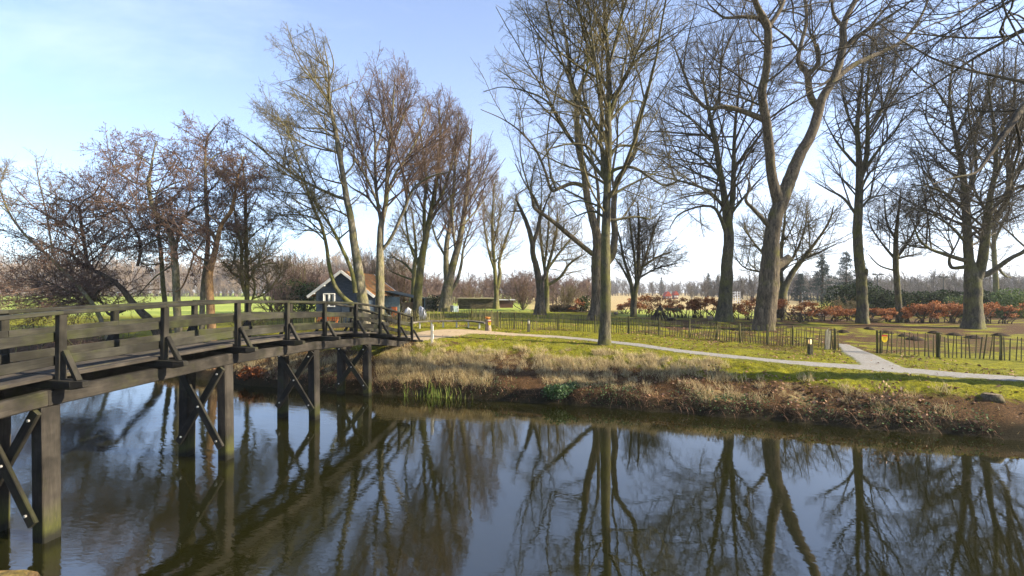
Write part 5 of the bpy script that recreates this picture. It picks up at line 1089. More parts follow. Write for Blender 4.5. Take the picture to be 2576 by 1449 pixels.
def window(parent, c, w_, h_, nrm_, along, panes=2):
    c = Vector(c); n_ = Vector(nrm_); a = Vector(along); up = Vector((0, 0, 1)); mb = MB()
    mb.beam(c - a * w_ / 2 + n_ * .05, c + a * w_ / 2 + n_ * .05, h_ * .0 + .03, h_, up=(0, 0, 1)) if False else None
    for s_ in (-1, 1):
        mb.beam(c + a * s_ * (w_ / 2 - .035) - up * h_ / 2 + n_ * .055, c + a * s_ * (w_ / 2 - .035) + up * h_ / 2 + n_ * .055, .07, .07, up=tuple(n_))
        mb.beam(c - a * (w_ / 2 - .07) + up * s_ * (h_ / 2 - .035) + n_ * .056, c + a * (w_ / 2 - .07) + up * s_ * (h_ / 2 - .035) + n_ * .056, .066, .07, up=(0, 0, 1))
    for k in range(1, panes): mb.beam(c + a * (w_ * (k / panes - .5)) - up * (h_ / 2 - .07) + n_ * .053, c + a * (w_ * (k / panes - .5)) + up * (h_ / 2 - .07) + n_ * .053, .13, .06, up=tuple(n_))
    wd = MB(); wd.V = []
    fr = mb.build('window', WHITE, parent)
    for k in range(panes):
        m2 = MB(); q_ = c + a * w_ * ((k + .5) / panes - .5); m2.beam(q_ - up * (h_ / 2 - .06) + n_ * .042, q_ + up * (h_ / 2 - .06) + n_ * .042, w_ / panes - .12, .012, up=tuple(n_)); m2.build('pane', GLASS, fr)
        m3 = MB(); s_ = -1 if k == 0 else 1; m3.beam(q_ + a * s_ * w_ * .1 - up * (h_ / 2 - .12) + n_ * .051, q_ + a * s_ * w_ * .1 + up * (h_ / 2 - .1) + n_ * .051, w_ * .1, .005, up=tuple(n_)); m3.build('curtain', CURT, fr)
    return fr
W_ = lambda px, py, Y: Vector(W(px, py, Y))
c = W_(828.5, 755, 33); window(cab, c, 30 / F * 33, 34 / F * 33, (0, -1, 0), (1, 0, 0))
yw = 10.4 * F / (CX - 977.5); c = Vector((x1, yw, H - (747 - HY) / F * yw)); window(cab, c, 1.15, .88, (1, 0, 0), (0, 1, 0), 2)
mb = MB(); c = W_(858, 734.5, 32.9); mb.tube([c, c + Vector((0, -.12, 0)), c + Vector((0, -.16, -.06))], .02, 6); mb.lathe(c + Vector((0, -.17, -.2)), [(.02, .12), (.07, .08), (.09, .0), (.0, .0)], 10); mb.build('wall_lamp', m_plain('lamp_enamel', (.6, .6, .58), .4, .1), cab)
mb = MB(); c = W_(861, 775, 33); mb.box(c.x - .03, c.x + .03, y0 - .045, y0 - .02, zb, 4.0); mb.build('cover_strip', CAB, cab)
# lean-to with firewood
lx0, lx1, ly0, ly1 = -10.37, -9.1, 36.9, 40.4
lt = thing('lean_to', (-9.7, 38.5, zb), 'greenish boarded lean-to at the right end of the cabin, filled with firewood', 'shed')
GRNB = m_plain('weathered_green_boards', (.20, .25, .235), .75, .4, 5)
def ltw(z): return ((lx0 + .03, ly0, 0), (lx1, ly0, 0), (0, -1, 0))
mb = MB(); boards(mb, ltw, zb, 3.45); mb.build('wall', GRNB, lt)
mb = MB(); mb.beam((lx0 + .02, (ly0 + ly1) / 2, 3.92), (lx1 + 1.5, (ly0 + ly1) / 2, 3.28), ly1 - ly0 + .3, .05); mb.build('roof', m_plain('roof_felt', (.05, .06, .05), .9, .4), lt)
for p in ((lx1 + 1.35, ly0 + .1), (lx1 + 1.35, ly1 - .1), (lx1, ly1 - .1)):
    mb = MB(); mb.beam((p[0], p[1], zb - .1), (p[0], p[1], 3.33), .09, .09, up=(0, 1, 0)); mb.build('post', GRNB, lt)
mb = MB(); mb.box(lx1 + .1, lx1 + 1.4, ly1 - .05, ly1 - .01, zb, 3.25); mb.build('back_board', m_plain('dark_boards', (.05, .045, .04), .9, .3), lt)
LOGEND = m_plain('log_ends', (.42, .28, .17), .9, .5, 9); LOGB = m_plain('log_bark', (.12, .085, .06), .9, .4, 9)
fw = thing('firewood_stack', (-8.5, 37.6, zb), 'stack of split firewood logs under the lean-to roof', 'firewood')
q = random.Random(4); z = zb + .06
for r_ in range(15):
    for k in range(11):
        xx = lx1 + .14 + .112 * k + q.uniform(-.02, .02) + (.05 if r_ % 2 else 0); zz_ = zb + .06 + .105 * r_ + q.uniform(-.01, .01); rad = q.uniform(.04, .062); yf = ly0 + .35 + q.uniform(-.05, .05)
        if r_ * 11 + k < 100 or True:
            if r_ < 9:
                mb = MB(); mb.tube([(xx, yf, zz_), (xx + q.uniform(-.02, .02), yf + .5, zz_)], rad, 6); o = mb.build('log', LOGEND, fw)
        if r_ >= 9:
            if k == 0 and r_ == 9: mbr = MB()
            mbr.tube([(xx, yf, zz_), (xx, yf + .5, zz_)], rad, 6)
tag(mbr.build('log', LOGEND, fw), kind='stuff')
# slatted wood stores
SLAT = m_wood('grey_slats', (.13, .11, .075), (.42, .37, .27), (.2, .19, .06), .3); SLATD = m_wood('brown_slats', (.06, .05, .03), (.24, .2, .12), (.12, .12, .03), .4); FELT = m_wood('mossy_roof_boards', (.14, .12, .05), (.36, .32, .14), (.2, .19, .04), .7)
def store(name, px0, px1, top, Y, dep, label, mat, gap=.045):
    xa, xb = (px0 - CX) / F * Y, (px1 - CX) / F * Y; b = gz((xa + xb) / 2, Y); zt = H - (top - HY) / F * Y; t = thing(name, ((xa + xb) / 2, Y, b), label, 'wood store')
    for fx0, fx1, fy0, fy1, nm in ((xa, xb, Y, Y, 'f'), (xb, xb, Y, Y + dep, 's'), (xa, xa, Y, Y + dep, 's'), (xa, xb, Y + dep, Y + dep, 'b')):
        mb = MB(); z = b + .08
        while z < zt - .12:
            mb.beam((fx0, fy0 + (.03 if nm == 's' else 0), z + .06), (fx1, fy1 - (.03 if nm == 's' else 0), z + .06), .022, .115, up=(0, 0, 1), bev=.004); z += .115 + gap
        mb.build('slat_wall', mat, t)
    for px_, py_ in ((xa, Y), (xb, Y), ((xa + xb) / 2, Y), (xa, Y + dep), (xb, Y + dep)):
        mb = MB(); mb.box(px_ - .05, px_ + .05, py_ + .02, py_ + .12, b - .1, zt - .04); mb.build('post', mat, t)
    mb = MB(); mb.beam(((xa + xb) / 2, Y - .25, zt + .02), ((xa + xb) / 2, Y + dep + .25, zt + .10), xb - xa + .4, .06); mb.build('roof', FELT, t)
    mb = MB(); mb.box(xa + .15, xb - .15, Y + .35, Y + dep - .2, b, b + (zt - b) * .7); mb.build('firewood', LOGB, t)
store('wood_store', 1046, 1096, 751, 51.5, 3.0, 'grey slatted wood store with sunlit white end between the cabin and broad lime', SLAT)
store('wood_store', 1152, 1243, 752, 57, 2.2, 'wide brown slatted wood store right of the broad flared lime', SLATD, .03)
xa, xb = W(1254, 0, 60)[0], W(1290, 0, 60)[0]; b = gz(xa, 60); t = thing('brown_shed', ((xa + xb) / 2, 60, b), 'low brown boarded shed with a thin flat roof behind the slim pale lime', 'shed')
mb = MB(); boards(mb, lambda z: ((xa, 60, 0), (xb, 60, 0), (0, -1, 0)), b, 2.72); mb.build('wall', m_plain('brown_boards', (.10, .055, .04), .85, .4, 4), t)
mb = MB(); boards(mb, lambda z: ((xb, 60.03, 0), (xb, 62.5, 0), (1, 0, 0)), b, 2.72); boards(mb, lambda z: ((xa, 60.03, 0), (xa, 62.5, 0), (-1, 0, 0)), b, 2.72); mb.build('wall', m_plain('brown_boards_side', (.12, .07, .05), .85, .4, 4), t)
mb = MB(); mb.box(xa - .15, xb + .35, 59.8, 62.7, 2.72, 2.80); mb.build('roof', m_plain('grey_roof_edge', (.45, .45, .44), .7, .2), t)
# ================================================================== small things
TIMB = m_wood('pale_bench_timber', (.10, .088, .065), (.28, .25, .19), (.2, .19, .07), .25)
seat = [Vector(G(px, py)) for px, py in ((1030, 829), (1046, 826), (1075, 824.5), (1105, 823.5), (1140, 823), (1170, 823.8), (1200, 826), (1224, 829.5))]
bn = thing('curved_bench', seat[3], 'long curved timber bench without back on short steel legs at the sandy clearing', 'bench')
for i in range(len(seat) - 1):
    a, b = seat[i].copy(), seat[i + 1].copy(); a.z = gz(a.x, a.y) + .40; b.z = gz(b.x, b.y) + .40; dv = (b - a).normalized()
    mb = MB(); mb.beam(a + dv * .01, b - dv * .01, .36, .085, jit=.003); s_ = mb.build('seat', TIMB, bn)
    mb = MB(); c = a + dv * .25; mb.tube([(c.x, c.y, gz(c.x, c.y) - .05), (c.x, c.y, a.z - .04)], .055, 8); mb.build('leg', STEEL, bn)
    for f in (.2, .5, .8):
        c = a + (b - a) * f; side = Vector((dv.y, -dv.x, 0)); mb = MB(); mb.tube([c + side * .178, c + side * .186], .016, 6); mb.build('bolt', m_plain('dark_bolt', (.05, .05, .05), .5, .1), s_)
# chainsaw stump with bowl
g = GM(1228, 832); STUMP = m_bark('stump_bark', (.12, .09, .06), (.45, .36, .26), (.2, .16, .06), .2, .2, 8); ENDG = m_plain('sawn_wood', (.5, .38, .22), .85, .35, 12)
t = thing('tree_stump', g, 'waist-high pale stump with an orange bowl on it at the corner of the fence', 'stump')
mb = MB(); mb.lathe(g, [(.22, -.1), (.2, .05), (.165, .3), (.17, .5), (.18, .66)], 14, .12); mb.build('trunk', STUMP, t, True)
t2 = thing('bowl', (g[0] - .03, g[1] - .02, g[2] + .68), 'orange-brown shallow wooden bowl resting on the pale stump', 'bowl')
mb = MB(); mb.lathe((g[0] - .03, g[1] - .02, g[2] + .683), [(.06, .0), (.11, .03), (.16, .10), (.17, .14), (.15, .135), (.10, .05)], 18); mb.build('dish', m_plain('orange_wood', (.42, .16, .035), .6, .3, 4), t2, True)
YEL = m_plain('yellow_enamel', (.75, .55, .02), .4, .08, 3); RED = m_plain('red_enamel', (.45, .03, .02), .4, .1, 3); REDTXT = m_plain('dark_lettering', (.25, .16, .02), .5, .1)
def shield(c, w_, h_, label, post=None, ry=0):
    """round-bottomed plate facing the water"""
    t = thing('shield_sign', c, label, 'sign'); c = Vector(c); n = 10; mb = MB()
    pl = [(-w_ / 2, h_ * .28), (w_ / 2, h_ * .28)] + [(w_ / 2 * math.cos(a), -h_ * .05 - h_ * .45 * math.sin(a)) for a in [math.pi * k / n for k in range(n + 1)]]
    mb.prism([(c.x + x, c.z + z) for x, z in pl], c.y - .006, c.y + .006); mb.build('plate', YEL, t)
    mb = MB(); pl = [(-w_ / 2, h_ * .285), (w_ / 2, h_ * .285), (w_ * .42, h_ * .5), (-w_ * .42, h_ * .5)]; mb.prism([(c.x + x, c.z + z) for x, z in pl], c.y - .006, c.y + .006); mb.build('cap', RED, t)
    for k, ww in enumerate((.66, .56, .6)):
        mb = MB(); z = c.z + h_ * (.16 - .16 * k); mb.box(c.x - w_ * ww / 2, c.x + w_ * ww / 2, c.y - .0085, c.y - .0065, z - .012, z + .012); mb.build('text_line', REDTXT, t)
    if post:
        mb = MB(); mb.beam((c.x, c.y + .04, post), (c.x, c.y + .04, c.z + h_ * .3), .06, .05, up=(0, 1, 0)); mb.build('post', POSTW, t)
shield((g[0] + .10, g[1] - .19, g[2] + .46), .17, .26, 'yellow shield sign with red fixed to the front of the pale stump')
g = GM(2221, 888.5); shield((g[0] + .03, g[1] - .06, g[2] + .68), .26, .34, 'yellow shield sign with red top hung on the right fence beside the gate gap')
g = GM(1778, 800); shield((g[0], g[1], g[2] + .62), .24, .3, 'tiny yellow sign on a short post before the copper shrubs', g[2] - .05)
# bollard lamps
LAMP = NT('lamp_glow'); LAMP.b.inputs['Emission Color'].default_value = (1, .62, .25, 1); LAMP.b.inputs['Emission Strength'].default_value = .9; LAMP.fin((.8, .6, .35), .3)
GLOW0 = m_plain('lamp_unlit', (.55, .5, .38), .3, .1)
BOLW = m_wood('bollard_timber', (.045, .042, .025), (.19, .17, .11), (.12, .12, .03), .6)
def bollard(px, py, hh, label, lit):
    g = GM(px, py); t = thing('bollard_lamp', g, label, 'bollard'); mb = MB(); x, y, z = g; w_ = .085
    mb.beam((x, y, z - .15), (x, y, z + hh * .62), .17, .17, up=(0, 1, 0), bev=.02); mb.build('post', BOLW, t)
    for sx_ in (-1, 1):
        for sy_ in (-1, 1):
            mb = MB(); mb.box(x + sx_ * .07 - .014, x + sx_ * .07 + .014, y + sy_ * .07 - .014, y + sy_ * .07 + .014, z + hh * .62, z + hh * .93); mb.build('strut', BOLW, t)
    mb = MB(); mb.box(x - .1, x + .1, y - .1, y + .1, z + hh * .93, z + hh); mb.build('cap', BOLW, t)
    mb = MB(); mb.lathe((x, y, z + hh * .63), [(.03, 0), (.05, .02), (.055, .12), (.04, hh * .28)], 10); mb.build('lamp', LAMP.m if lit else GLOW0, t, True)
bollard(2038, 893, .74, 'mossy square bollard lamp glowing orange beside the path near the gate', True)
bollard(1330, 836, .72, 'square bollard lamp before the fence, left of the nearest straight tree', False)
# white marker post on the bank edge
g = GM(1086.5, 866); t = thing('marker_post', g, 'slim bleached wooden marker post with white plates right of the bridge end', 'post')
mb = MB(); mb.beam((g[0], g[1], g[2] - .2), (g[0] + .01, g[1], g[2] + .86), .105, .095, up=(0, 1, 0)); mb.build('post', BLEACH, t)
for zz_ in (.32, .68):
    mb = MB(); mb.box(g[0] + .055, g[0] + .065, g[1] - .045, g[1] + .045, g[2] + zz_ - .1, g[2] + zz_ + .1); mb.build('plate', WHITE, t)
# wooden board on two posts
g = GM(1692, 801); t = thing('board_sign', g, 'dark horizontal wooden board on two thin posts before the largest copper shrub', 'sign')
w_ = 37 / F * g[1]; mb = MB(); zc = H - (778 - HY) / F * g[1]; mb.box(g[0] - w_ / 2, g[0] + w_ / 2, g[1] - .03, g[1] + .03, zc - .1, zc + .1); mb.build('board', BOLW, t)
for f in (-.33, .33):
    mb = MB(); mb.beam((g[0] + f * w_, g[1] + .065, g[2] - .1), (g[0] + f * w_, g[1] + .065, zc + .26), .07, .06, up=(0, 1, 0)); mb.build('post', TIMB, t)
def stump(px, py, r, h_, label, mat=STUMP):
    g = GM(px, py); t = thing('tree_stump', g, label, 'stump'); mb = MB(); mb.lathe(g, [(r * 1.35, -.1), (r * 1.1, h_ * .3), (r, h_ * .9)], 13, .1); mb.build('trunk', mat, t, True)
    if mat is not STUMP: e_ = mat
    else: e_ = ENDG
    mb = MB(); mb.lathe((g[0], g[1], g[2] + h_ * .9), [(r * .99, 0), (r * .96, .02), (r * .3, .028)], 13, .08); mb.build('sawn_top', e_, t)
stump(2496, 1003, .2, .08, 'broad low mossy stump on the bank near the right edge', m_bark('dark_stump', (.06, .045, .028), (.26, .2, .13), (.12, .12, .03), .4))
stump(1785, 803, .22, .3, 'small stump right of the tiny yellow sign'); stump(1549, 791, .2, .26, 'small pale stump left of the copper shrubs')
# dark branch den under the largest copper shrub
g = GM(1660, 804); t = thing('branch_den', g, 'dark tepee of leaning branches under the largest copper shrub', 'den'); q = random.Random(3)
den_ = MB()
for k in range(16):
    a = 6.28 * k / 16; mb = MB() ; mb.tube([(g[0] + .8 * math.cos(a), g[1] + .6 * math.sin(a), g[2] - .02), (g[0] + .08 * math.cos(a + 2), g[1], g[2] + 1.05 + q.uniform(0, .2))], [.05, .03], 6); mb.build('branch', BARK_DARK, t)
# brushwood pile
def brush(px, py, w_, h_, n, label):
    g = GM(px, py); t = thing('brushwood_pile', g, label, 'branches'); qq = np.random.default_rng(n)
    c = np.stack([g[0] + qq.normal(size=n) * w_ * .3, g[1] + qq.normal(size=n) * .4, np.zeros(n)], -1); c[:, 2] = g[2] + qq.random(n) * h_ * np.exp(-((c[:, 0] - g[0]) / (w_ * .45)) ** 2)
    d = qq.normal(size=(n, 3)) * [1, .5, .12]; d = nrm(d); L_ = qq.uniform(.4, 1.1, n); u = np.linspace(-1, 1, 5)[None, :, None]; PP = c[:, None] + d[:, None] * L_[:, None, None] * u; PP += qq.normal(size=PP.shape) * .04; PP[:, :, 2] = np.maximum(PP[:, :, 2], g[2] + .02)
    V, Q, _ = tubes(PP, np.repeat(qq.uniform(.012, .035, n)[:, None], 5, 1), 5); tag(mesh_np('branch', V, Q, mats=[BARK_DARK], parent=t, origin=g), kind='stuff')
brush(1405, 784, 4.2, .75, 420, 'long low pile of cut brushwood left of the copper sapling')
brush(1000, 812, 1.6, .5, 160, 'brushwood heap in front of the lean-to')
# molehills
SOIL = m_plain('dark_soil', (.03, .021, .014), .95, .5, 14, .1)
for i, (px, py, r) in enumerate(((2228, 838, .32), (2272, 846, .3), (2350, 838, .28), (2120, 836, .3), (2450, 850, .36), (2300, 855, .34), (2400, 843, .3), (2515, 845, .34), (2185, 829, .26), (1690, 806, .3))):
    g = GM(px, py); q = random.Random(i); mb = MB(); n = 18
    mb.lathe(g, [(r * 1.5, -.03), (r * 1.1, .05), (r * .7, .13), (r * .3, .18), (.02, .19)], n, .15)
    o = mb.build('molehill', SOIL, None, True); tag(o, 'dark soil molehill on the leaf-strewn lawn at the right' , 'molehill', 'molehills on the lawn')
# junk by the cabin
OR = m_plain('rusty_orange', (.33, .09, .025), .7, .3, 4)
g = np.array([(823 - CX) / F * 31.8, 31.8, gz(-12.9, 31.8)]); t = thing('garden_bench', g, 'rusty orange bench under the cabin gable window', 'bench')
mb = MB(); mb.box(g[0] - .75, g[0] + .75, 31.6, 32.0, g[2] + .40, g[2] + .46); mb.build('seat', OR, t)
mb = MB(); mb.box(g[0] - .75, g[0] + .75, 32.02, 32.06, g[2] + .5, g[2] + .88); mb.build('backrest', OR, t)
for sx_ in (-.65, .65):
    mb = MB(); mb.box(g[0] + sx_ - .03, g[0] + sx_ + .03, 31.65, 32.0, g[2] - .05, g[2] + .40); mb.build('leg', OR, t)
def crate(px, py0, py1, wpx, Y, label, mat, name='crate', cat='crate'):
    x = (px - CX) / F * Y; z0, z1 = gz(x, Y), H - (py0 - HY) / F * Y; w_ = wpx / F * Y; z0 = min(z1 - .4, z0 if py1 is None else H - (py1 - HY) / F * Y); t = thing(name, (x, Y, z0), label, cat)
    for k, (a, b) in enumerate(((-1, 0), (1, 0), (0, -1), (0, 1))):
        mb = MB(); mb.box(x + a * w_ / 2 - (.012 if a else w_ / 2 - .014), x + a * w_ / 2 + (.012 if a else w_ / 2 - .014), Y + b * w_ / 2 - (.012 if b else w_ / 2), Y + b * w_ / 2 + (.012 if b else w_ / 2), z0, z1); mb.build('side', mat, t)
    mb = MB(); mb.box(x - w_ / 2 + .02, x + w_ / 2 - .02, Y - w_ / 2 + .02, Y + w_ / 2 - .02, z0, z0 + .03); mb.build('base', mat, t); return t
crate(992, 772, None, 11, 34, 'orange-brown box standing by the lean-to corner', OR)
x = (981 - CX) / F * 34; z0 = gz(x, 34); t = thing('covered_barbecue', (x, 34, z0), 'round black covered barbecue left of the orange-brown box', 'barbecue'); mb = MB(); mb.lathe((x, 34, z0 + .55), [(.1, -.05), (.27, .08), (.3, .3), (.22, .5), (.05, .6)], 14, .06); mb.build('cover', m_plain('black_cover', (.015, .016, .02), .6, .3), t, True)
for a in (0, 2.1, 4.2):
    mb = MB(); mb.tube([(x + .28 * math.cos(a), 34 + .28 * math.sin(a), z0 - .02), (x + .12 * math.cos(a), 34 + .12 * math.sin(a), z0 + .62)], .015, 6); mb.build('leg', STEEL, t)
# white sheet draped over a heap, striped folded cloth, bin, white panel
def drape(px, py_top, wpx, Y, label, mat, name, cat, lean=0, n=14):
    x = (px - CX) / F * Y; z0 = gz(x, Y); z1 = H - (py_top - HY) / F * Y; w_ = wpx / F * Y; qq = np.random.default_rng(int(px)); u = np.linspace(-.5, .5, n); v = np.linspace(0, 1, n); U, Vv = np.meshgrid(u, v)
    prof = np.where(Vv < .5, Vv * 2, (1 - Vv) * 2); Yy = Y + (Vv - .5) * .8 + .06 * np.sin(U * 26 + Vv * 3); Zz = z0 + .03 + (z1 - z0) * np.clip(prof * 1.15, 0, 1) ** .6 * (1 - .3 * np.abs(U)) + .05 * fbm(U * 5 + 3, Vv * 5); Xx = x + U * w_ * (1.25 - .35 * prof) + lean * prof
    ii = np.arange(n * n).reshape(n, n); Q = np.stack([ii[:-1, :-1], ii[:-1, 1:], ii[1:, 1:], ii[1:, :-1]], -1).reshape(-1, 4); o = mesh_np(name, np.stack([Xx, Yy, Zz], -1), Q, mats=[mat], smooth=True); md = o.modifiers.new('solid', 'SOLIDIFY'); md.thickness = .012; tag(o, label, cat)
drape(1027, 775, 15, 35, 'white sheet draped over a heap in front of the firewood', m_plain('white_sheet', (.7, .7, .68), .8, .12), 'white_sheet', 'sheet')
st = NT('striped_cloth'); sc_ = st.n('ShaderNodeSeparateXYZ', {0: st.co()}); s1 = st.ramp(st.math('FRACT', st.math('MULTIPLY', sc_.outputs[0], 5)), [(.45, 0), (.55, 1)]); st.fin(st.mix(s1, (.62, .64, .68), (.22, .25, .3)), .85)
drape(1066, 771, 13, 35.4, 'blue-grey striped cloth slumped against the upright lime trunk', st.m, 'striped_cloth', 'cloth', -.25)
x = (1137 - CX) / F * 49; z0 = gz(x, 49); t = thing('waste_bin', (x, 49, z0), 'dark grey waste bin right of the broad lime trunk', 'bin'); mb = MB(); mb.beam((x, 49, z0), (x, 49, z0 + .62), .34, .34, up=(0, 1, 0), bev=.04); mb.build('body', m_plain('dark_plastic', (.07, .085, .1), .5, .2), t); mb = MB(); mb.beam((x, 49, z0 + .62), (x, 49, z0 + .68), .4, .4, up=(0, 1, 0), bev=.03); mb.build('lid', m_plain('lid_plastic', (.1, .12, .13), .5, .2), t)
x = (1146 - CX) / F * 49; z0 = gz(x, 49); t = thing('leaning_panel', (x, 49, z0), 'pale green panel with white frame leaning beside the dark grey bin', 'panel'); mb = MB(); mb.beam((x, 48.8, z0), (x, 49.1, z0 + .62), .55, .03, up=(0, 1, .4)); mb.build('panel', m_plain('pale_green', (.35, .45, .4), .6, .2), t)
for s_ in (-1, 1):
    mb = MB(); mb.beam((x + s_ * .29, 48.8, z0), (x + s_ * .29, 49.1, z0 + .66), .04, .045, up=(0, 1, .4)); mb.build('frame', WHITE, t)
# mossy log in the near corner
MOSSLOG = m_bark('mossy_log_bark', (.05, .032, .016), (.2, .13, .06), (.13, .12, .02), .6, 1, 9)
t = thing('mossy_log', (-4.2, 2.75, 1.95), 'brown mossy log end at the lower left corner, close to the viewer', 'log'); mb = MB(); n = 9
mb.tube([(-6.2 + 3.1 * k / n, 2.78 + .03 * math.sin(k), 1.93 + .02 * math.sin(k * 1.7)) for k in range(n + 1)], [.2 + .02 * math.sin(k * 2.3) for k in range(n + 1)], 14); mb.build('trunk', MOSSLOG, t, True)
mb = MB(); mb.lathe((-3.13, 2.78, 2.03), [(.02, .14), (.1, .1), (.14, .0), (.12, -.1)], 10, .15); mb.build('burl', MOSSLOG, t, True)
# ================================================================== beyond the shrubs: courts, lights, roofs, aircraft
DKM = m_plain('dark_green_metal', (.03, .04, .04), .6, .2); GALV = m_plain('white_metal', (.75, .76, .78), .5, .1)
A0, A1 = np.array([(2086 - CX) / F * 100, 100]), np.array([(1735 - CX) / F * 290, 290]); n = 26
cf = thing('court_fence', (A0[0], A0[1], 1.3), 'tall dark mesh fence with many thin posts round the tennis court', 'fence')
for k in range(n):
    f = k / (n - 1); f = f / (f + (1 - f) * 1.35) ; p = A0 + (A1 - A0) * f; mb = MB(); w_ = .07 + .0 * f; mb.tube([(p[0], p[1], 1.2), (p[0], p[1], 4.5 - .1 * f)], w_ * (1 + 1.2 * f), 6); mb.build('post', DKM, cf)
nm = NT('windscreen_mesh'); tr = nm.n('ShaderNodeBsdfTransparent'); mx = nm.n('ShaderNodeMixShader', {0: .42, 1: tr.outputs[0], 2: nm.b.outputs[0]}); nm.t.links.new(mx.outputs[0], nm.out.inputs[0]); nm.fin((.05, .06, .065), .9)
mb = MB(); a, b = A0, A1; mb.add([(a[0], a[1] + .1, 1.25), (b[0], b[1] + .1, 1.25), (b[0], b[1] + .1, 4.3), (a[0], a[1] + .1, 4.4)], [(0, 1, 2, 3)]); mb.build('mesh_panel', nm.m, cf)
def pole(px, top, Y, label, mat, arms=1):
    x = (px - CX) / F * Y; zt = H - (top - HY) / F * Y; t = thing('floodlight_pole', (x, Y, 1.2), label, 'floodlight', 'floodlights round the courts'); mb = MB(); mb.tube([(x, Y, 1.1), (x, Y, zt)], [.10, .07], 7); mb.build('pole', mat, t)
    mb = MB(); mb.beam((x - .9 * arms, Y, zt), (x + .9 * arms, Y, zt), .09, .09); mb.build('crossarm', mat, t)
    for s_ in ((-1, 1) if arms > .5 else (1,)):
        mb = MB(); mb.beam((x + s_ * .75 * arms - .28, Y - .15, zt + .12), (x + s_ * .75 * arms + .28, Y - .15, zt + .06), .3, .16); mb.build('lamp_head', mat, t)
pole(2019, 735, 110, 'slim white floodlight pole with one arm before the court fence', GALV, .4)
pole(2047, 730, 125, 'grey twin floodlight left of the small dark conifer', DKM); pole(1896, 730, 150, 'twin floodlight just left of the oak trunk above the court fence', DKM); pole(1868, 734, 150, 'floodlight just right of the white scaffold tower', DKM)
pole(2207, 691, 75, 'tall dark floodlight above the bush right of the torn-stub trunk', DKM, .8); pole(2373, 698, 80, 'tall dark floodlight above the middle of the dark hedge', DKM, .8)
Y = 96; xa, xb = (1840 - CX) / F * Y, (1861.5 - CX) / F * Y; t = thing('scaffold_tower', ((xa + xb) / 2, Y, 1.3), 'white scaffold tower right of the twin-grooved trunk', 'scaffold')
for x in (xa, xb - .5, xb):
    for y in (Y, Y + 1.1):
        mb = MB(); mb.tube([(x, y, 1.2), (x, y, 3.9)], .045, 6); mb.build('upright', GALV, t)
for k in range(5):
    z = 1.5 + .55 * k; mb = MB(); mb.tube([(xa, Y, z), (xb, Y, z + .02)], .035, 6); mb.build('rail', GALV, t)
for z in (1.5, 2.6):
    mb = MB(); mb.tube([(xa, Y - .03, z), (xb - .5, Y - .03, z + 1.05)], .03, 6); mb.build('diagonal', GALV, t)
TILE = m_plain('red_roof_tiles', (.36, .075, .045), .8, .25, .8); BRK = m_plain('house_brick', (.22, .13, .10), .9, .25, 1)
def house(px0, px1, top, eave, Y, label):
    xa, xb = (px0 - CX) / F * Y, (px1 - CX) / F * Y; zt, ze_ = [H - (v - HY) / F * Y for v in (top, eave)]; b = 1.1; t = thing('red_roofed_house', ((xa + xb) / 2, Y, b), label, 'house'); d = xb - xa
    mb = MB(); mb.box(xa + .2, xb - .2, Y, Y + d, b, ze_); mb.build('wall', BRK, t); xm_ = (xa + xb) / 2
    mb = MB(); mb.prism([(xa, ze_), (xb, ze_), (xm_ + d * .08, zt), (xm_ - d * .08, zt)], Y - .3, Y + d + .3); mb.build('roof', TILE, t)
    mb = MB(); mb.box(xm_ - .14, xm_ + .14, Y + d * .4, Y + d * .4 + .3, zt - .2, zt + .35); mb.build('chimney', BRK, t)
    for f in (.3, .7):
        mb = MB(); x = xa + f * d; mb.box(x - .28, x + .28, Y - .03, Y - .005, b + .8, ze_ - .25); mb.build('window', WHITE, t)
house(1672, 1690, 733.5, 745, 150, 'far house with a red pyramid roof, left of the pair'); house(1694, 1708, 732.5, 742, 155, 'far house with a steep red roof, right of the pair')
# aircraft
p = W(1770.5, 666.5, 2600); AIR = m_plain('aircraft_paint', (.7, .72, .75), .4, .05, .02)
t = thing('airliner', p, 'tiny pale airliner crossing the sky low above the horizon', 'aeroplane'); ax = Vector((1, .25, .12)).normalized(); c = Vector(p); sdv = Vector((-.25, 1, 0)).normalized()
mb = MB(); mb.tube([c - ax * 19, c - ax * 15, c - ax * 4, c + ax * 12, c + ax * 17, c + ax * 19.5], [.5, 1.6, 2.1, 2.1, 1.5, .3], 10); mb.build('fuselage', AIR, t, True)
for s_ in (-1, 1):
    mb = MB(); mb.beam(c + ax * 2, c - ax * 6 + sdv * s_ * 18 + Vector((0, 0, 1.5)), 5, .6, taper=.35); mb.build('wing', AIR, t)
mb = MB(); mb.beam(c - ax * 16, c - ax * 19 + Vector((0, 0, 6)), .5, 4.5, up=tuple(ax), taper=.6); mb.build('tail_fin', AIR, t)
# ================================================================== camera, sun, sky
SUN_AZ, SUN_EL = R_(SUNAZ), R_(SUNEL)      # azimuth from +X towards +Y
sv = Vector((math.cos(SUN_EL) * math.cos(SUN_AZ), math.cos(SUN_EL) * math.sin(SUN_AZ), math.sin(SUN_EL)))
ld = bpy.data.lights.new('sun', 'SUN'); ld.energy = SUN_E; ld.angle = R_(.5); ld.color = (1.0, .86, .64)
lo = bpy.data.objects.new('sun', ld); COL.objects.link(lo); lo.rotation_euler = sv.to_track_quat('Z', 'Y').to_euler(); lo.location = (30, 0, 40)
w = bpy.data.worlds.new('World'); SC.world = w; w.use_nodes = True
nt = w.node_tree; N = nt.nodes; L = nt.links
bg = N['Background']; bg.inputs['Strength'].default_value = SKY_S
sky = N.new('ShaderNodeTexSky'); sky.sky_type = 'NISHITA'; sky.sun_disc = False; sky.sun_elevation = SUN_EL; sky.sun_rotation = R_(90) - SUN_AZ
sky.altitude = 0; sky.air_density = 1.0; sky.dust_density = DUST; sky.ozone_density = 5.0
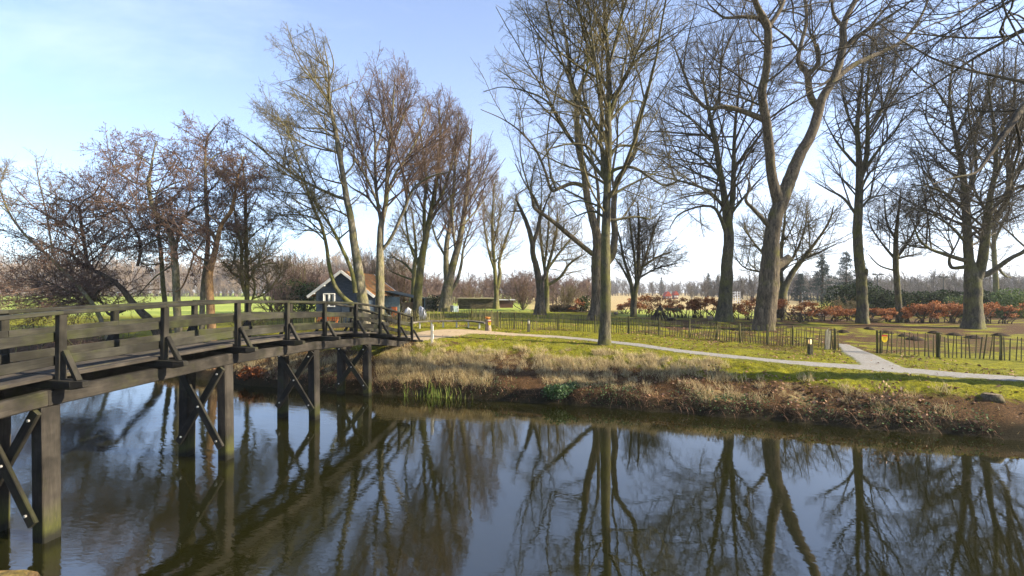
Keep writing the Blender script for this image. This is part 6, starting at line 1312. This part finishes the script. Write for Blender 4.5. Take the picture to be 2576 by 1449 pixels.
tc = N.new('ShaderNodeTexCoord'); sx = N.new('ShaderNodeSeparateXYZ'); L.new(tc.outputs['Generated'], sx.inputs[0])
def mth(op, a, b):
    n = N.new('ShaderNodeMath'); n.operation = op
    for i, v in ((0, a), (1, b)):
        if isinstance(v, (int, float)): n.inputs[i].default_value = v
        else: L.new(v, n.inputs[i])
    return n.outputs[0]
zz = mth('ADD', mth('MAXIMUM', sx.outputs[2], 0), .16)
cb = N.new('ShaderNodeCombineXYZ'); L.new(mth('DIVIDE', sx.outputs[0], zz), cb.inputs[0]); L.new(mth('DIVIDE', sx.outputs[1], zz), cb.inputs[1])
mp = N.new('ShaderNodeMapping'); mp.inputs['Rotation'].default_value = (0, 0, R_(-18)); mp.inputs['Scale'].default_value = (.3, .9, 1); L.new(cb.outputs[0], mp.inputs[0])
nz = N.new('ShaderNodeTexNoise'); nz.inputs['Scale'].default_value = 1.15; nz.inputs['Detail'].default_value = 7; nz.inputs['Roughness'].default_value = .58; nz.inputs['Distortion'].default_value = .5; L.new(mp.outputs[0], nz.inputs['Vector'])
rp = N.new('ShaderNodeValToRGB'); rp.color_ramp.elements[0].position = .53; rp.color_ramp.elements[0].color = (0, 0, 0, 1); rp.color_ramp.elements[1].position = .85; rp.color_ramp.elements[1].color = (1, 1, 1, 1)
L.new(nz.outputs['Fac'], rp.inputs[0])
mx = N.new('ShaderNodeMix'); mx.data_type = 'RGBA'; mx.inputs[7].default_value = CLOUD
vz = mth('MAXIMUM', sx.outputs[2], 0)
veil = mth('ADD', mth('MULTIPLY', mth('POWER', mth('SUBTRACT', 1, vz), 3), mth('ADD', .42, mth('MULTIPLY', sx.outputs[0], .26))), .09)
L.new(mth('MINIMUM', mth('ADD', mth('MULTIPLY', rp.outputs[0], .55), veil), .92), mx.inputs[0]); tn = N.new('ShaderNodeMix'); tn.data_type = 'RGBA'; tn.blend_type = 'MULTIPLY'; tn.inputs[0].default_value = 1; tn.inputs[7].default_value = (1.0, .975, 1.0, 1); L.new(sky.outputs[0], tn.inputs[6]); L.new(tn.outputs[2], mx.inputs[6]); L.new(mx.outputs[2], bg.inputs['Color'])
cam = bpy.data.cameras.new('camera'); co = bpy.data.objects.new('camera', cam); COL.objects.link(co)
cam.sensor_width = 36; cam.lens = 36 * F / 2576; cam.clip_start = .1; cam.clip_end = 6000; cam.shift_y = (HY - 724.5) / 2576
co.location = (0, 0, H); co.rotation_euler = (R_(90), 0, 0); SC.camera = co
if HAZE:
    x0, x1, y0, y1, z0, z1 = -760, 760, -330, 800, -2.2, 42
    hv = [(x0, y0, z0), (x1, y0, z0), (x1, y1, z0), (x0, y1, z0), (x0, y0, z1), (x1, y0, z1), (x1, y1, z1), (x0, y1, z1)]
    hz = mesh_np('haze', hv, np.array([[0, 3, 2, 1], [4, 5, 6, 7], [0, 1, 5, 4], [1, 2, 6, 5], [2, 3, 7, 6], [3, 0, 4, 7]]))
    hm = bpy.data.materials.new('haze_air'); hm.use_nodes = True; t = hm.node_tree; t.nodes.remove(t.nodes['Principled BSDF'])
    pv = t.nodes.new('ShaderNodeVolumePrincipled'); pv.inputs['Color'].default_value = (.86, .9, 1, 1); pv.inputs['Density'].default_value = HAZE; pv.inputs['Anisotropy'].default_value = .15
    t.links.new(pv.outputs[0], t.nodes['Material Output'].inputs['Volume']); hz.data.materials.append(hm); tag(hz, kind='stuff')
SC.view_settings.view_transform = 'Standard'; SC.view_settings.look = 'None'; SC.view_settings.gamma = 1; SC.view_settings.exposure = EXPO; SC.view_settings.use_curve_mapping = False
SC.cycles.use_denoising = DENOISE; SC.cycles.max_bounces = 5; SC.cycles.diffuse_bounces = 2; SC.cycles.glossy_bounces = 2; SC.cycles.transparent_max_bounces = 6; SC.cycles.volume_bounces = 0
SC.cycles.caustics_reflective = False; SC.cycles.caustics_refractive = False; SC.cycles.sample_clamp_indirect = 6
